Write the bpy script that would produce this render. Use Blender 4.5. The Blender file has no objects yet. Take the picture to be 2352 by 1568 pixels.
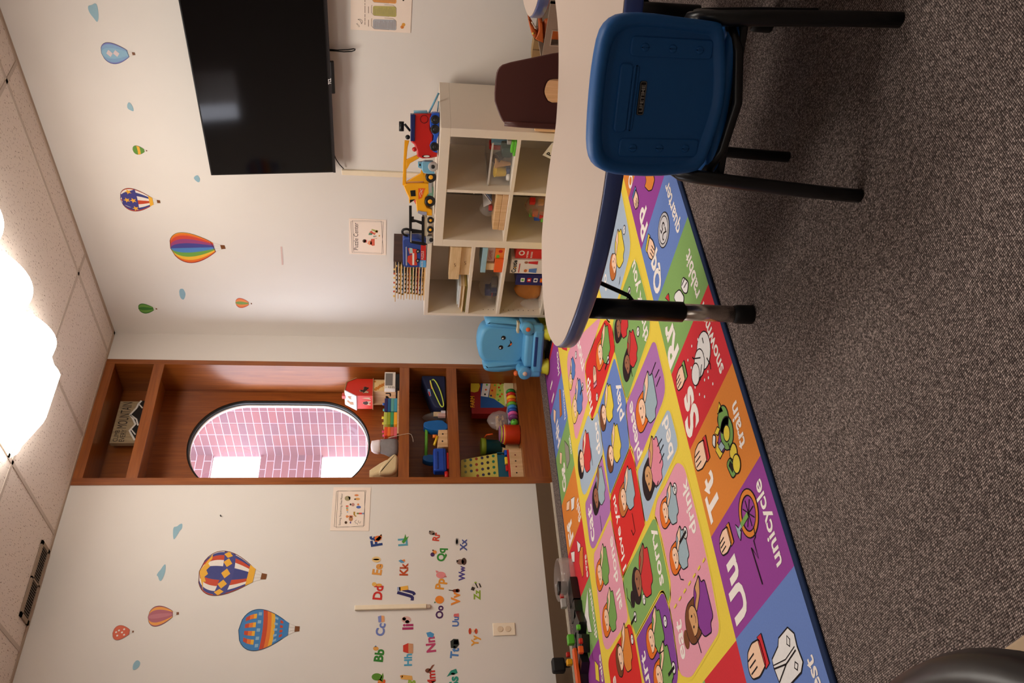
import bpy, bmesh, math, random
from mathutils import Vector, Matrix, geometry
random.seed(7)
S = bpy.context.scene
COL = S.collection
# ------------------------------------------------------------------ camera (the photo was taken with the camera turned on its side)
F_PX = 1986.8
CAM = Vector((4.6252, -3.9583, 0.9914))
YAW, PITCH, ROLL = 0.8645, -0.1347, 0.0184
LOOK = Vector((-math.sin(YAW)*math.cos(PITCH), math.cos(YAW)*math.cos(PITCH), math.sin(PITCH)))
_r = Vector((math.cos(YAW), math.sin(YAW), 0)); _u = _r.cross(LOOK)
RIGHT = math.cos(ROLL)*_r + math.sin(ROLL)*_u
UP = -math.sin(ROLL)*_r + math.cos(ROLL)*_u
cd = bpy.data.cameras.new('camera'); cam = bpy.data.objects.new('camera', cd); COL.objects.link(cam)
cd.sensor_fit = 'HORIZONTAL'; cd.sensor_width = 36; cd.lens = F_PX/2352*36; cd.clip_start = .02
m = Matrix.Identity(4)
for i in range(3):
    m[i][0] = -UP[i]; m[i][1] = RIGHT[i]; m[i][2] = -LOOK[i]; m[i][3] = CAM[i]
cam.matrix_world = m
S.camera = cam
# ------------------------------------------------------------------ world, lights, exposure
W = bpy.data.worlds.new('overcast_sky'); S.world = W; W.use_nodes = True
bg = W.node_tree.nodes['Background']; bg.inputs[0].default_value = (.86, .88, 1, 1); bg.inputs[1].default_value = 9.5
def lamp(name, kind, loc, energy, color, size=None, size_y=None, aim=None):
    d = bpy.data.lights.new(name, kind); d.energy = energy; d.color = color
    if size: d.shape = 'RECTANGLE'; d.size = size; d.size_y = size_y
    o = bpy.data.objects.new(name, d); o.location = loc; COL.objects.link(o)
    if aim is not None: o.rotation_euler = (Vector(aim)-Vector(loc)).to_track_quat('-Z', 'Y').to_euler()
    return o
WARM = (1, .82, .66)
S.view_settings.view_transform = 'Standard'; S.view_settings.look = 'None'
S.view_settings.exposure = 0.0; S.view_settings.gamma = 1.0
S.view_settings.use_curve_mapping = False
LAMP_STRENGTH = 13.0
LAMP_BACK = 10.0
FIX = (0.80, 2.06, -1.50, -0.88)
# ------------------------------------------------------------------ photo pixel -> point on a known plane of the room
def ray(x, y): return LOOK + RIGHT*((784-y)/F_PX) + UP*((1176-x)/F_PX)
def hz(x, y, z): d = ray(x, y); return CAM + d*((z-CAM.z)/d.z)
def hx(x, y, X): d = ray(x, y); return CAM + d*((X-CAM.x)/d.x)
def hy(x, y, Y): d = ray(x, y); return CAM + d*((Y-CAM.y)/d.y)
def hpl(x, y, p0, n): d = ray(x, y); return CAM + d*((Vector(p0)-CAM).dot(Vector(n))/d.dot(Vector(n)))
# ------------------------------------------------------------------ materials
def s2l(c): return c/12.92 if c <= .04045 else ((c+.055)/1.055)**2.4
def lin(rgb): return tuple(s2l(v/255) for v in rgb)
MATS = {}
def mat(name, rgb, rough=.5, metal=0, noise=.06, scale=30, bump=0, alpha=1, trans=0, coat=0, ior=1.45, spec=.5):
    if name in MATS: return MATS[name]
    m = bpy.data.materials.new(name); m.use_nodes = True; nt = m.node_tree; b = nt.nodes['Principled BSDF']
    c = lin(rgb); N = nt.nodes.new; L = nt.links.new
    b.inputs['Roughness'].default_value = rough; b.inputs['Metallic'].default_value = metal
    b.inputs['Alpha'].default_value = alpha; b.inputs['Transmission Weight'].default_value = trans
    b.inputs['Coat Weight'].default_value = coat; b.inputs['IOR'].default_value = ior
    b.inputs['Specular IOR Level'].default_value = spec
    if noise:
        tc = N('ShaderNodeTexCoord'); nz = N('ShaderNodeTexNoise'); nz.inputs['Scale'].default_value = scale; nz.inputs['Detail'].default_value = 3
        mx = N('ShaderNodeMix'); mx.data_type = 'RGBA'
        mx.inputs[6].default_value = tuple(v*(1-noise) for v in c)+(1,); mx.inputs[7].default_value = tuple(min(1, v*(1+noise)) for v in c)+(1,)
        L(tc.outputs['Object'], nz.inputs['Vector']); L(nz.outputs['Fac'], mx.inputs[0]); L(mx.outputs[2], b.inputs['Base Color'])
        if bump:
            bp = N('ShaderNodeBump'); bp.inputs['Strength'].default_value = bump; bp.inputs['Distance'].default_value = .002
            L(nz.outputs['Fac'], bp.inputs['Height']); L(bp.outputs[0], b.inputs['Normal'])
    else: b.inputs['Base Color'].default_value = c+(1,)
    MATS[name] = m; return m
def emat(name, rgb, strength):
    m = bpy.data.materials.new(name); m.use_nodes = True; nt = m.node_tree; nt.nodes.clear()
    e = nt.nodes.new('ShaderNodeEmission'); e.inputs[0].default_value = tuple(rgb)+(1,); e.inputs[1].default_value = strength
    o = nt.nodes.new('ShaderNodeOutputMaterial'); nt.links.new(e.outputs[0], o.inputs[0]); MATS[name] = m; return m
def wood(name, a, b_, scale=(18, 18, 1.2), rough=.38, coat=.2, spec=.5):
    if name in MATS: return MATS[name]
    m = bpy.data.materials.new(name); m.use_nodes = True; nt = m.node_tree; b = nt.nodes['Principled BSDF']; N = nt.nodes.new; L = nt.links.new
    tc = N('ShaderNodeTexCoord'); mp = N('ShaderNodeMapping'); mp.inputs['Scale'].default_value = scale
    nz = N('ShaderNodeTexNoise'); nz.inputs['Scale'].default_value = 3; nz.inputs['Detail'].default_value = 6; nz.inputs['Distortion'].default_value = .6
    cr = N('ShaderNodeValToRGB'); cr.color_ramp.elements[0].position = .3; cr.color_ramp.elements[1].position = .72
    cr.color_ramp.elements[0].color = lin(a)+(1,); cr.color_ramp.elements[1].color = lin(b_)+(1,)
    L(tc.outputs['Object'], mp.inputs[0]); L(mp.outputs[0], nz.inputs['Vector']); L(nz.outputs['Fac'], cr.inputs[0]); L(cr.outputs[0], b.inputs['Base Color'])
    bp = N('ShaderNodeBump'); bp.inputs['Strength'].default_value = .08; bp.inputs['Distance'].default_value = .001
    L(nz.outputs['Fac'], bp.inputs['Height']); L(bp.outputs[0], b.inputs['Normal'])
    b.inputs['Roughness'].default_value = rough; b.inputs['Coat Weight'].default_value = coat; b.inputs['Coat Roughness'].default_value = .25
    b.inputs['Specular IOR Level'].default_value = spec
    MATS[name] = m; return m
# ------------------------------------------------------------------ objects
def tag(o, label=None, cat=None, group=None, kind=None):
    if label: o['label'] = label
    if cat: o['category'] = cat
    if group: o['group'] = group
    if kind: o['kind'] = kind
    return o
def thing(name, label, cat, loc, group=None):
    o = bpy.data.objects.new(name, None); o.empty_display_size = .05; o.location = loc; COL.objects.link(o)
    return tag(o, label, cat, group)
def wloc(o):
    v = Vector((0, 0, 0))
    while o is not None: v = v+o.location; o = o.parent
    return v
def frame(o, ex, ey, ez):
    """matrix with columns ex, ey, ez at o"""
    M = Matrix.Identity(4)
    for i in range(3): M[i][0], M[i][1], M[i][2], M[i][3] = ex[i], ey[i], ez[i], o[i]
    return M
def rotz(loc, a): return Matrix.Translation(Vector(loc)) @ Matrix.Rotation(a, 4, 'Z')
class MB:
    """collects shapes in one bmesh; .M places them; .use(material) sets the slot; .build links ONE object"""
    def __init__(self, material=None, M=None):
        self.bm = bmesh.new(); self.mats = []; self.cur = 0; self.M = M or Matrix.Identity(4); self.smooth = []
        if material: self.use(material)
    def use(self, material):
        if material not in self.mats: self.mats.append(material)
        self.cur = self.mats.index(material); return self
    def v(self, p): return self.bm.verts.new(self.M @ Vector(p))
    def face(self, vs, sm=False):
        try: f = self.bm.faces.new(vs)
        except ValueError: return None
        f.material_index = self.cur; f.smooth = sm; return f
    def box(self, a, b, r=0, seg=2):
        lo = [min(a[i], b[i]) for i in range(3)]; hi = [max(a[i], b[i]) for i in range(3)]
        vs = [self.v((x, y, z)) for z in (lo[2], hi[2]) for y in (lo[1], hi[1]) for x in (lo[0], hi[0])]
        fs = [self.face([vs[i] for i in q]) for q in ((0,2,3,1), (4,5,7,6), (0,1,5,4), (2,6,7,3), (0,4,6,2), (1,3,7,5))]
        if r > 0:
            r = min(r, .49*min(hi[i]-lo[i] for i in range(3)))
            es = list({e for f in fs for e in f.edges})
            res = bmesh.ops.bevel(self.bm, geom=es, offset=r, segments=seg, profile=.5, affect='EDGES')
            for f in res['faces']: f.material_index = self.cur; f.smooth = True
        return self
    def cbox(self, c, s, r=0, seg=2):
        return self.box([c[i]-s[i]/2 for i in range(3)], [c[i]+s[i]/2 for i in range(3)], r, seg)
    def rings(self, rings, close=True, caps=(True, True), sm=True):
        R = [[self.v(p) for p in ring] for ring in rings]; n = len(R[0])
        for a, b in zip(R, R[1:]):
            for i in range(n if close else n-1):
                j = (i+1) % n; self.face([a[i], a[j], b[j], b[i]], sm)
        if caps[0] and close: self.face(list(reversed(R[0])))
        if caps[1] and close: self.face(R[-1])
        return self
    def cyl(self, a, b, r, r2=None, n=16, sm=True):
        a, b = Vector(a), Vector(b); r2 = r if r2 is None else r2; d = (b-a).normalized()
        x = d.orthogonal().normalized(); y = d.cross(x)
        rg = lambda c, q: [c+(x*math.cos(2*math.pi*i/n)+y*math.sin(2*math.pi*i/n))*q for i in range(n)]
        return self.rings([rg(a, r), rg(b, r2)], sm=sm)
    def tube(self, pts, r, n=8, flat=1.0, closed=False):
        pts = [Vector(p) for p in pts]; k = len(pts); rs = r if isinstance(r, (list, tuple)) else [r]*k; out = []; px = None
        for i, p in enumerate(pts):
            t = ((pts[(i+1) % k]-pts[i-1]) if closed else pts[min(i+1, k-1)]-pts[max(i-1, 0)]).normalized()
            x = t.orthogonal().normalized() if px is None else (px-t*px.dot(t)).normalized()
            px = x; y = t.cross(x)
            out.append([p+(x*math.cos(2*math.pi*j/n)+y*math.sin(2*math.pi*j/n)*flat)*rs[i] for j in range(n)])
        if closed: out.append(out[0]); return self.rings(out, caps=(False, False))
        return self.rings(out)
    def lathe(self, c, prof, n=24, axis='z', caps=(True, True)):
        c = Vector(c); A = {'z': ((1,0,0),(0,1,0),(0,0,1)), 'x': ((0,1,0),(0,0,1),(1,0,0)), 'y': ((0,0,1),(1,0,0),(0,1,0))}[axis]
        X, Y, Z = map(Vector, A)
        return self.rings([[c+X*(r*math.cos(2*math.pi*i/n))+Y*(r*math.sin(2*math.pi*i/n))+Z*h for i in range(n)] for r, h in prof], caps=caps)
    def ell(self, c, s, n=16, m=10):
        c = Vector(c); rg = []
        for j in range(1, m):
            t = math.pi*j/m
            rg.append([c+Vector((s[0]*math.sin(t)*math.cos(2*math.pi*i/n), s[1]*math.sin(t)*math.sin(2*math.pi*i/n), -s[2]*math.cos(t))) for i in range(n)])
        R = [[self.v(p) for p in r] for r in rg]
        for a, b in zip(R, R[1:]):
            for i in range(n): self.face([a[i], a[(i+1) % n], b[(i+1) % n], b[i]], True)
        lo, hi = self.v(c-Vector((0,0,s[2]))), self.v(c+Vector((0,0,s[2])))
        for i in range(n):
            self.face([lo, R[0][(i+1) % n], R[0][i]], True); self.face([hi, R[-1][i], R[-1][(i+1) % n]], True)
        return self
    def poly(self, pts): return self.face([self.v(p) for p in pts])
    def prism(self, pts2, z0, z1, M=None, r=0):
        """extrude a 2D outline (x,y) between z0 and z1 in frame M; r rounds the rims"""
        old = self.M
        if M is not None: self.M = old @ M
        if r > 0:
            n = len(pts2); P = [Vector((p[0], p[1])) for p in pts2]
            ar = sum(P[i].x*P[(i+1) % n].y-P[(i+1) % n].x*P[i].y for i in range(n))
            sg = 1 if ar > 0 else -1; nn = []
            for i in range(n):
                t = (P[(i+1) % n]-P[i-1]).normalized(); nn.append(Vector((-t.y, t.x))*sg)
            def ring(q, z): return [(P[i].x+nn[i].x*q, P[i].y+nn[i].y*q, z) for i in range(n)]
            rr = [(r, z0), (r*.3, z0+r*.3), (0, z0+r), (0, z1-r), (r*.3, z1-r*.3), (r, z1)]
            self.rings([ring(q, z) for q, z in rr])
        else: self.rings([[(p[0], p[1], z0) for p in pts2], [(p[0], p[1], z1) for p in pts2]], sm=False)
        self.M = old; return self
    def build(self, name, parent=None, label=None, cat=None, group=None, kind=None):
        bmesh.ops.recalc_face_normals(self.bm, faces=self.bm.faces)
        me = bpy.data.meshes.new(name)
        if parent is not None: o0 = Vector((0,0,0)); base = wloc(parent)
        if parent is None:
            vs = self.bm.verts; xs = [v.co.x for v in vs]; ys = [v.co.y for v in vs]; zs = [v.co.z for v in vs]
            base = Vector(((min(xs)+max(xs))/2, (min(ys)+max(ys))/2, min(zs)))
        bmesh.ops.translate(self.bm, verts=self.bm.verts, vec=-base)
        self.bm.to_mesh(me); self.bm.free()
        for q in self.mats: me.materials.append(q)
        o = bpy.data.objects.new(name, me); COL.objects.link(o)
        if parent is None: o.location = base
        else: o.parent = parent
        return tag(o, label, cat, group, kind)
def rrect(w, h, r, n=5, cx=0, cy=0):
    out = []
    for qx, qy, a0 in ((1,1,0), (-1,1,90), (-1,-1,180), (1,-1,270)):
        for i in range(n+1):
            a = math.radians(a0+90*i/n); out.append((cx+qx*(w/2-r)+r*math.cos(a), cy+qy*(h/2-r)+r*math.sin(a)))
    return out
def ellipse(cx, cy, a, b, n=20, rot=0):
    c, s = math.cos(rot), math.sin(rot)
    return [(cx+a*math.cos(t)*c-b*math.sin(t)*s, cy+a*math.cos(t)*s+b*math.sin(t)*c) for t in (2*math.pi*i/n for i in range(n))]
def smooth2(pts, it=2, closed=True):
    """Chaikin corner cutting"""
    for _ in range(it):
        out = []; n = len(pts)
        for i in range(n if closed else n-1):
            a, b = pts[i], pts[(i+1) % n]
            out.append(tuple(a[k]*.75+b[k]*.25 for k in range(len(a)))); out.append(tuple(a[k]*.25+b[k]*.75 for k in range(len(a))))
        if not closed: out = [pts[0]]+out+[pts[-1]]
        pts = out
    return pts
# ------------------------------------------------------------------ flat graphics (prints on rugs, papers, decals)
_TXT = {}
def glyphs(s, shear=0, spacing=1.0, bold=0):
    """outline triangles of a line of lettering, unit size, baseline at 0; returns verts, faces, width"""
    k = (s, shear, spacing, bold)
    if k not in _TXT:
        cu = bpy.data.curves.new('lettering', 'FONT'); cu.body = s; cu.size = 1; cu.shear = shear; cu.space_character = spacing; cu.offset = bold
        cu.resolution_u = 3; cu.fill_mode = 'FRONT'
        ob = bpy.data.objects.new('lettering', cu); me = ob.to_mesh()
        V = [(v.co.x, v.co.y) for v in me.vertices]; Fc = [tuple(p.vertices) for p in me.polygons]
        ob.to_mesh_clear(); bpy.data.objects.remove(ob); bpy.data.curves.remove(cu)
        x0 = min(v[0] for v in V); V = [(a-x0, b) for a, b in V]
        _TXT[k] = (V, Fc, max(v[0] for v in V))
    return _TXT[k]
class Art:
    """flat shapes in a plane: M maps (x, y, layer height) to the room"""
    def __init__(self, M, step=.0004):
        self.M = M; self.I = M.inverted(); self.mb = MB(M=M); self.step = step
    def to2(self, P): q = self.I @ Vector(P); return (q.x, q.y)
    def fill(self, pts, m, layer=1, base=None):
        self.mb.use(m)
        if base is None: self.mb.poly([(x, y, layer*self.step) for x, y in pts])
        else: self.mb.rings([[(x, y, base) for x, y in pts], [(x, y, layer*self.step) for x, y in pts]], sm=False)
        return self
    def line(self, pts, w, m, layer=2, closed=False):
        self.mb.use(m); n = len(pts); P = [Vector(p) for p in pts]; L, R = [], []
        for i in range(n):
            t = (P[(i+1) % n]-P[i-1]) if closed else P[min(i+1, n-1)]-P[max(i-1, 0)]
            if t.length < 1e-9: t = Vector((1, 0))
            t.normalize(); q = Vector((-t.y, t.x))*w/2; L.append(P[i]+q); R.append(P[i]-q)
        z = layer*self.step; vl = [self.mb.v((p.x, p.y, z)) for p in L]; vr = [self.mb.v((p.x, p.y, z)) for p in R]
        for i in range(n if closed else n-1): j = (i+1) % n; self.mb.face([vl[i], vr[i], vr[j], vl[j]])
        return self
    def text(self, s, a, b, m, layer=2, h=None, shear=0, bold=0, spacing=1.0, yoff=0):
        """lettering whose baseline runs from a to b; h scales the cap height (default: natural)"""
        V, Fc, w = glyphs(s, shear, spacing, bold); a, b = Vector(a), Vector(b); d = b-a; sx = d.length/w; ex = d.normalized(); ey = Vector((-ex.y, ex.x))
        sy = sx if h is None else h/.73
        self.mb.use(m); vs = [self.mb.v((*(a+ex*(x*sx)+ey*(y*sy+yoff)), layer*self.step)) for x, y in V]
        for f in Fc: self.mb.face([vs[i] for i in f])
        return self
    def build(self, *a, **k): return self.mb.build(*a, **k)
# ------------------------------------------------------------------ the room
H = 2.85
YR, YL = -.2305, -1.1745          # bookcase opening in the left wall
XE, YE = 6.6, -6.4                # far ends of the room, behind the camera
M_WALL = mat('wall_paint', (225, 219, 212), .6, noise=.02, scale=6, bump=.05, spec=.3)
M_WOOD = wood('varnished_wood', (126, 64, 20), (156, 86, 32), rough=.32, coat=.4)
M_WOODV = wood('varnished_wood_cross', (126, 64, 20), (156, 86, 32), rough=.32, coat=.4, scale=(18, 1.2, 18))
M_BASE = mat('brown_vinyl_base', (108, 86, 66), .5)
M_WHITE = mat('white_trim', (225, 212, 192), .45)
M_BLACK = mat('black_plastic', (16, 15, 16), .35, noise=0)
M_CHROME = mat('chrome', (190, 185, 180), .18, metal=1, noise=0)
def carpet_mat():
    m = bpy.data.materials.new('looped_carpet'); m.use_nodes = True; nt = m.node_tree; b = nt.nodes['Principled BSDF']; N = nt.nodes.new; L = nt.links.new
    tc = N('ShaderNodeTexCoord'); vo = N('ShaderNodeTexVoronoi'); vo.inputs['Scale'].default_value = 235; vo.inputs['Randomness'].default_value = .22
    L(tc.outputs['Object'], vo.inputs['Vector'])
    cr = N('ShaderNodeValToRGB'); e = cr.color_ramp.elements; e[0].position = .1; e[0].color = lin((222, 202, 192))+(1,); e[1].position = .62; e[1].color = lin((66, 54, 52))+(1,)
    L(vo.outputs['Distance'], cr.inputs[0])
    hs = N('ShaderNodeHueSaturation'); mr = N('ShaderNodeMapRange'); mr.inputs[3].default_value = .5; mr.inputs[4].default_value = 1.45
    sp = N('ShaderNodeSeparateColor'); L(vo.outputs['Color'], sp.inputs[0]); L(sp.outputs[0], mr.inputs[0]); L(mr.outputs[0], hs.inputs['Value']); L(cr.outputs[0], hs.inputs['Color'])
    L(hs.outputs[0], b.inputs['Base Color']); b.inputs['Roughness'].default_value = .95; b.inputs['Specular IOR Level'].default_value = .1
    bp = N('ShaderNodeBump'); bp.invert = True; bp.inputs['Strength'].default_value = .7; bp.inputs['Distance'].default_value = .003
    L(vo.outputs['Distance'], bp.inputs['Height']); L(bp.outputs[0], b.inputs['Normal'])
    return m
def tile_mat():
    m = bpy.data.materials.new('acoustic_tile'); m.use_nodes = True; nt = m.node_tree; b = nt.nodes['Principled BSDF']; N = nt.nodes.new; L = nt.links.new
    tc = N('ShaderNodeTexCoord'); mp = N('ShaderNodeMapping'); mp.inputs['Rotation'].default_value = (0, 0, .6); mp.inputs['Scale'].default_value = (1, 2.6, 1)
    vo = N('ShaderNodeTexNoise'); vo.inputs['Scale'].default_value = 52; vo.inputs['Detail'].default_value = 2
    L(tc.outputs['Object'], mp.inputs[0]); L(mp.outputs[0], vo.inputs['Vector'])
    cr = N('ShaderNodeValToRGB'); e = cr.color_ramp.elements; e[0].position = .335; e[0].color = lin((150, 128, 116))+(1,); e[1].position = .375; e[1].color = lin((228, 214, 204))+(1,)
    L(vo.outputs['Fac'], cr.inputs[0]); L(cr.outputs[0], b.inputs['Base Color']); b.inputs['Roughness'].default_value = .9
    return m
def brick_mat(name, offset):
    m = bpy.data.materials.new(name); m.use_nodes = True; nt = m.node_tree; b = nt.nodes['Principled BSDF']; N = nt.nodes.new; L = nt.links.new
    tc = N('ShaderNodeTexCoord'); sx = N('ShaderNodeSeparateXYZ'); ad = N('ShaderNodeMath'); cx = N('ShaderNodeCombineXYZ')
    L(tc.outputs['Object'], sx.inputs[0]); L(sx.outputs[0], ad.inputs[0]); L(sx.outputs[1], ad.inputs[1]); L(ad.outputs[0], cx.inputs[0]); L(sx.outputs[2], cx.inputs[1])
    br = N('ShaderNodeTexBrick'); br.offset = offset; br.inputs['Scale'].default_value = 1; br.inputs['Brick Width'].default_value = .21; br.inputs['Row Height'].default_value = .081; br.inputs['Mortar Size'].default_value = .0035
    br.inputs['Color1'].default_value = lin((124, 80, 82))+(1,); br.inputs['Color2'].default_value = lin((106, 76, 84))+(1,); br.inputs['Mortar'].default_value = lin((172, 150, 160))+(1,)
    L(cx.outputs[0], br.inputs['Vector']); L(br.outputs['Color'], b.inputs['Base Color']); b.inputs['Roughness'].default_value = .85
    return m
MB(carpet_mat()).box((-.02, YE, -.05), (XE, .02, 0)).build('floor', kind='structure')
MB(tile_mat()).box((-.02, YE, H), (XE, .02, H+.04)).build('ceiling', kind='structure')
g = MB(mat('grid_bar', (196, 180, 168), .6))
for k in range(-1, 10):
    y = -.182-.654*k
    if -.02 > y > YE: g.box((0, y-.011, H-.003), (XE, y+.011, H+.01))
for k in range(0, 5): x = .743+1.3*k; g.box((x-.011, YE, H-.003), (x+.011, 0, H+.01))
g.build('trim_1', kind='structure')
g = MB(mat('wall_angle', (178, 156, 138), .6)); g.box((0, -.022, H-.006), (XE, 0, H+.01)); g.box((0, YE, H-.006), (.022, 0, H+.01)); g.build('trim_2', kind='structure')
def stadium(y0, y1, z0, z1, n=64, grow=0):
    """points of the round-ended window outline and of the rectangle around it, by the same angles"""
    cy, cz = (y0+y1)/2, (z0+z1)/2; r = (y1-y0)/2+grow; hz_ = (z1-z0)/2-(y1-y0)/2
    out = []
    for i in range(n):
        t = 2*math.pi*i/n; c, s = math.cos(t), math.sin(t); k = 1 if s > 1e-6 else (-1 if s < -1e-6 else 0)
        out.append((cy+r*c, cz+k*hz_+r*s))
    return out
WIN = (-1.055, -.345, 1.147, 2.31)
def hole_plate(mb, rect, st, xa, xb):
    """a plate between xa and xb with the outline st cut out"""
    ya, yb, za, zb = rect; cy = (WIN[0]+WIN[1])/2; cz = (WIN[2]+WIN[3])/2; S2 = list(st); n = len(S2); rc = []
    for (y, z) in S2:
        dy, dz = y-cy, z-cz; k = min([((yb if dy > 0 else ya)-cy)/dy if abs(dy) > 1e-9 else 1e9, ((zb if dz > 0 else za)-cz)/dz if abs(dz) > 1e-9 else 1e9]); rc.append((cy+dy*k, cz+dz*k))
    for corner in ((ya, za), (ya, zb), (yb, za), (yb, zb)):
        i = min(range(n), key=lambda q: (rc[q][0]-corner[0])**2+(rc[q][1]-corner[1])**2); rc[i] = corner
    A = [mb.v((xa, *q)) for q in S2]; B = [mb.v((xa, *q)) for q in rc]; Cq = [mb.v((xb, *q)) for q in S2]; D = [mb.v((xb, *q)) for q in rc]
    for i in range(n):
        j = (i+1) % n
        mb.face([A[i], A[j], B[j], B[i]]); mb.face([Cq[i], D[i], D[j], Cq[j]]); mb.face([A[i], Cq[i], Cq[j], A[j]]); mb.face([B[i], B[j], D[j], D[i]])
WB = (-3.50, -2.76, 1.76, 2.26)      # narrow second window further along the wall, seen only as a reflection in the television
w = MB(M_WALL); w.box((-.36, YE, 0), (0, WB[0], H)).box((-.36, WB[1], 0), (0, YL, H)).box((-.36, WB[0], 0), (0, WB[1], WB[2])).box((-.36, WB[0], WB[3]), (0, WB[1], H)).box((-.36, YR, 0), (0, .3, H))
hole_plate(w, (YL, YR, 0, H), stadium(*WIN, grow=.012), -.31, -.36); w.build('wall_left', kind='structure')
MB(M_WALL).box((0, 0, 0), (XE, .2, H)).build('wall_right', kind='structure')
MB(M_WALL).box((0, YE-.2, 0), (XE, YE, H)).build('wall_back', kind='structure')
MB(M_WALL).box((XE, YE, 0), (XE+.2, 0, H)).build('wall_front', kind='structure')
b = MB(M_BASE); b.box((0, YE, .012), (.006, YL, .105)).use(M_WHITE).box((0, YE, 0), (.016, YL, .012)); b.use(M_BASE).box((0, YR, .012), (.006, 0, .105)); b.build('baseboard_left', kind='structure')
b = MB(M_BASE); b.box((0.006, -.006, .0), (XE, 0, .105)); b.build('baseboard_right', kind='structure')
# window with round ends, brick court outside
win = thing('window_1', None, None, (-.33, (WIN[0]+WIN[1])/2, WIN[2])); win['kind'] = 'structure'
def ring(mb, grow_a, grow_b, xa, xb):
    P, Q = stadium(*WIN, grow=grow_a), stadium(*WIN, grow=grow_b); n = len(P); sets = [[mb.v((x, *q)) for q in R] for x, R in ((xa, P), (xb, P), (xb, Q), (xa, Q))]
    for k in range(4):
        for i in range(n): j = (i+1) % n; mb.face([sets[k][i], sets[k][j], sets[(k+1) % 4][j], sets[(k+1) % 4][i]], True)
r_ = MB(M_BLACK); ring(r_, -.004, .008, -.288, -.345); r_.build('frame', win)
r_ = MB(mat('white_sash', (235, 225, 222), .4)); ring(r_, -.011, -.004, -.322, -.345); r_.build('sash', win)
gm = bpy.data.materials.new('window_glass'); gm.use_nodes = True; nt = gm.node_tree; nt.nodes.clear()
_o = nt.nodes.new('ShaderNodeOutputMaterial'); _t = nt.nodes.new('ShaderNodeBsdfTransparent'); _g = nt.nodes.new('ShaderNodeBsdfGlossy'); _x = nt.nodes.new('ShaderNodeMixShader')
_g.inputs['Roughness'].default_value = .02; _x.inputs[0].default_value = .05; nt.links.new(_t.outputs[0], _x.inputs[1]); nt.links.new(_g.outputs[0], _x.inputs[2]); nt.links.new(_x.outputs[0], _o.inputs[0])
r_ = MB(gm); st = stadium(*WIN, grow=-.012); r_.rings([[(-.334, *q) for q in st], [(-.338, *q) for q in st]], sm=False); r_.build('glass', win)
w2 = thing('window_2', None, None, (-.3, (WB[0]+WB[1])/2, WB[2])); w2['kind'] = 'structure'
MB(M_WHITE).box((-.34, WB[0], WB[2]), (-.30, WB[0]+.015, WB[3])).box((-.34, WB[1]-.015, WB[2]), (-.30, WB[1], WB[3])).box((-.34, WB[0], WB[2]), (-.30, WB[1], WB[2]+.015)).box((-.34, WB[0], WB[3]-.015), (-.30, WB[1], WB[3])).build('frame', w2)
MB(gm).box((-.324, WB[0]+.015, WB[2]+.015), (-.32, WB[1]-.015, WB[3]-.015)).build('glass', w2)
bk = MB(brick_mat('running_brick', .5))
for a, c in (((-3.55, -3, -.1), (-3.5, .5, 4)), ((-3.55, .5, -.1), (-3.5, 1.3, 1.237)), ((-3.55, .5, 1.751), (-3.5, 1.3, 2.395)), ((-3.55, .5, 2.892), (-3.5, 1.3, 4))): bk.box(a, c)
bk.build('court_wall', kind='structure')
MB(brick_mat('stack_brick', 0)).box((-3.55, 1.3, -.1), (-.36, 1.5, 4)).build('court_side_wall', kind='structure')
MB(mat('concrete', (170, 165, 158), .9)).box((-9, -6, -.2), (-.36, 3, -.1)).build('court_ground', kind='structure')
# ------------------------------------------------------------------ built-in bookcase
bc = thing('built_in_bookcase', 'tall varnished brown wood bookcase built into the wall around the oval window', 'bookcase', (-.15, (YR+YL)/2, 0))
RI, LI = -.268, -1.128
p = MB(M_WOOD); p.box((-.006, YL, 0), (.006, LI, H)).box((-.006, RI, 0), (.006, YR, H))
p.use(M_WOODV)
for z0, z1 in ((2.788, H), (2.482, 2.547), (.89, .955), (.573, .64), (0, .167)): p.box((-.006, LI, z0), (.005, RI, z1))
p.build('face_frame', bc)
MB(M_WOOD).box((-.29, YL+.002, .0), (-.006, LI, H-.001)).build('side_panel', bc); MB(M_WOOD).box((-.29, RI, 0), (-.006, YR-.002, H-.001)).build('side_panel', bc)
p = MB(M_WOOD); hole_plate(p, (LI, RI, .64, 2.482), stadium(*WIN, grow=.006), -.285, -.305); p.box((-.305, LI, 0), (-.285, RI, .64)).box((-.305, LI, 2.482), (-.285, RI, H-.001)); p.build('back_panel', bc)
for z0, z1 in ((2.528, 2.547), (.936, .955), (.621, .64), (.148, .167)): MB(M_WOODV).box((-.285, LI, z0), (-.006, RI, z1)).build('shelf', bc)
MB(M_WOODV).box((-.285, LI, 2.80), (-.006, RI, 2.82)).build('top_panel', bc)
# ------------------------------------------------------------------ ceiling fixture under a cloth cover, vent
fx = thing('ceiling_light', 'glowing ceiling light under a sagging white cloth cover', 'ceiling light', ((FIX[0]+FIX[1])/2, (FIX[2]+FIX[3])/2, H-.09))
M_LIT = emat('lit_cloth', (1, .935, .85), LAMP_STRENGTH)
c = MB(M_LIT); nx, ny = 36, 18; G = []
for j in range(ny+1):
    row = []
    for i in range(nx+1):
        u, v = i/nx, j/ny
        su = abs(math.sin(math.pi*u/.31))**.7 if u < .31 else abs(math.sin(math.pi*(u-.31)/.345))**.7 if u < .655 else abs(math.sin(math.pi*(u-.655)/.345))**.7
        sv = min(1, (1-v)/.16)**.6 if v > .62 else 1 if v > .36 else (v/.36)**.9
        iu, iv = min(1, min(u, 1-u)/.18), min(1, min(v, 1-v)/.30)
        z = H-.010-.105*max(su*(1-iv), sv*(1-iu), min(iu, iv))
        row.append(c.v((FIX[0]+(FIX[1]-FIX[0])*u, FIX[2]+(FIX[3]-FIX[2])*v, z)))
    G.append(row)
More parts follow.
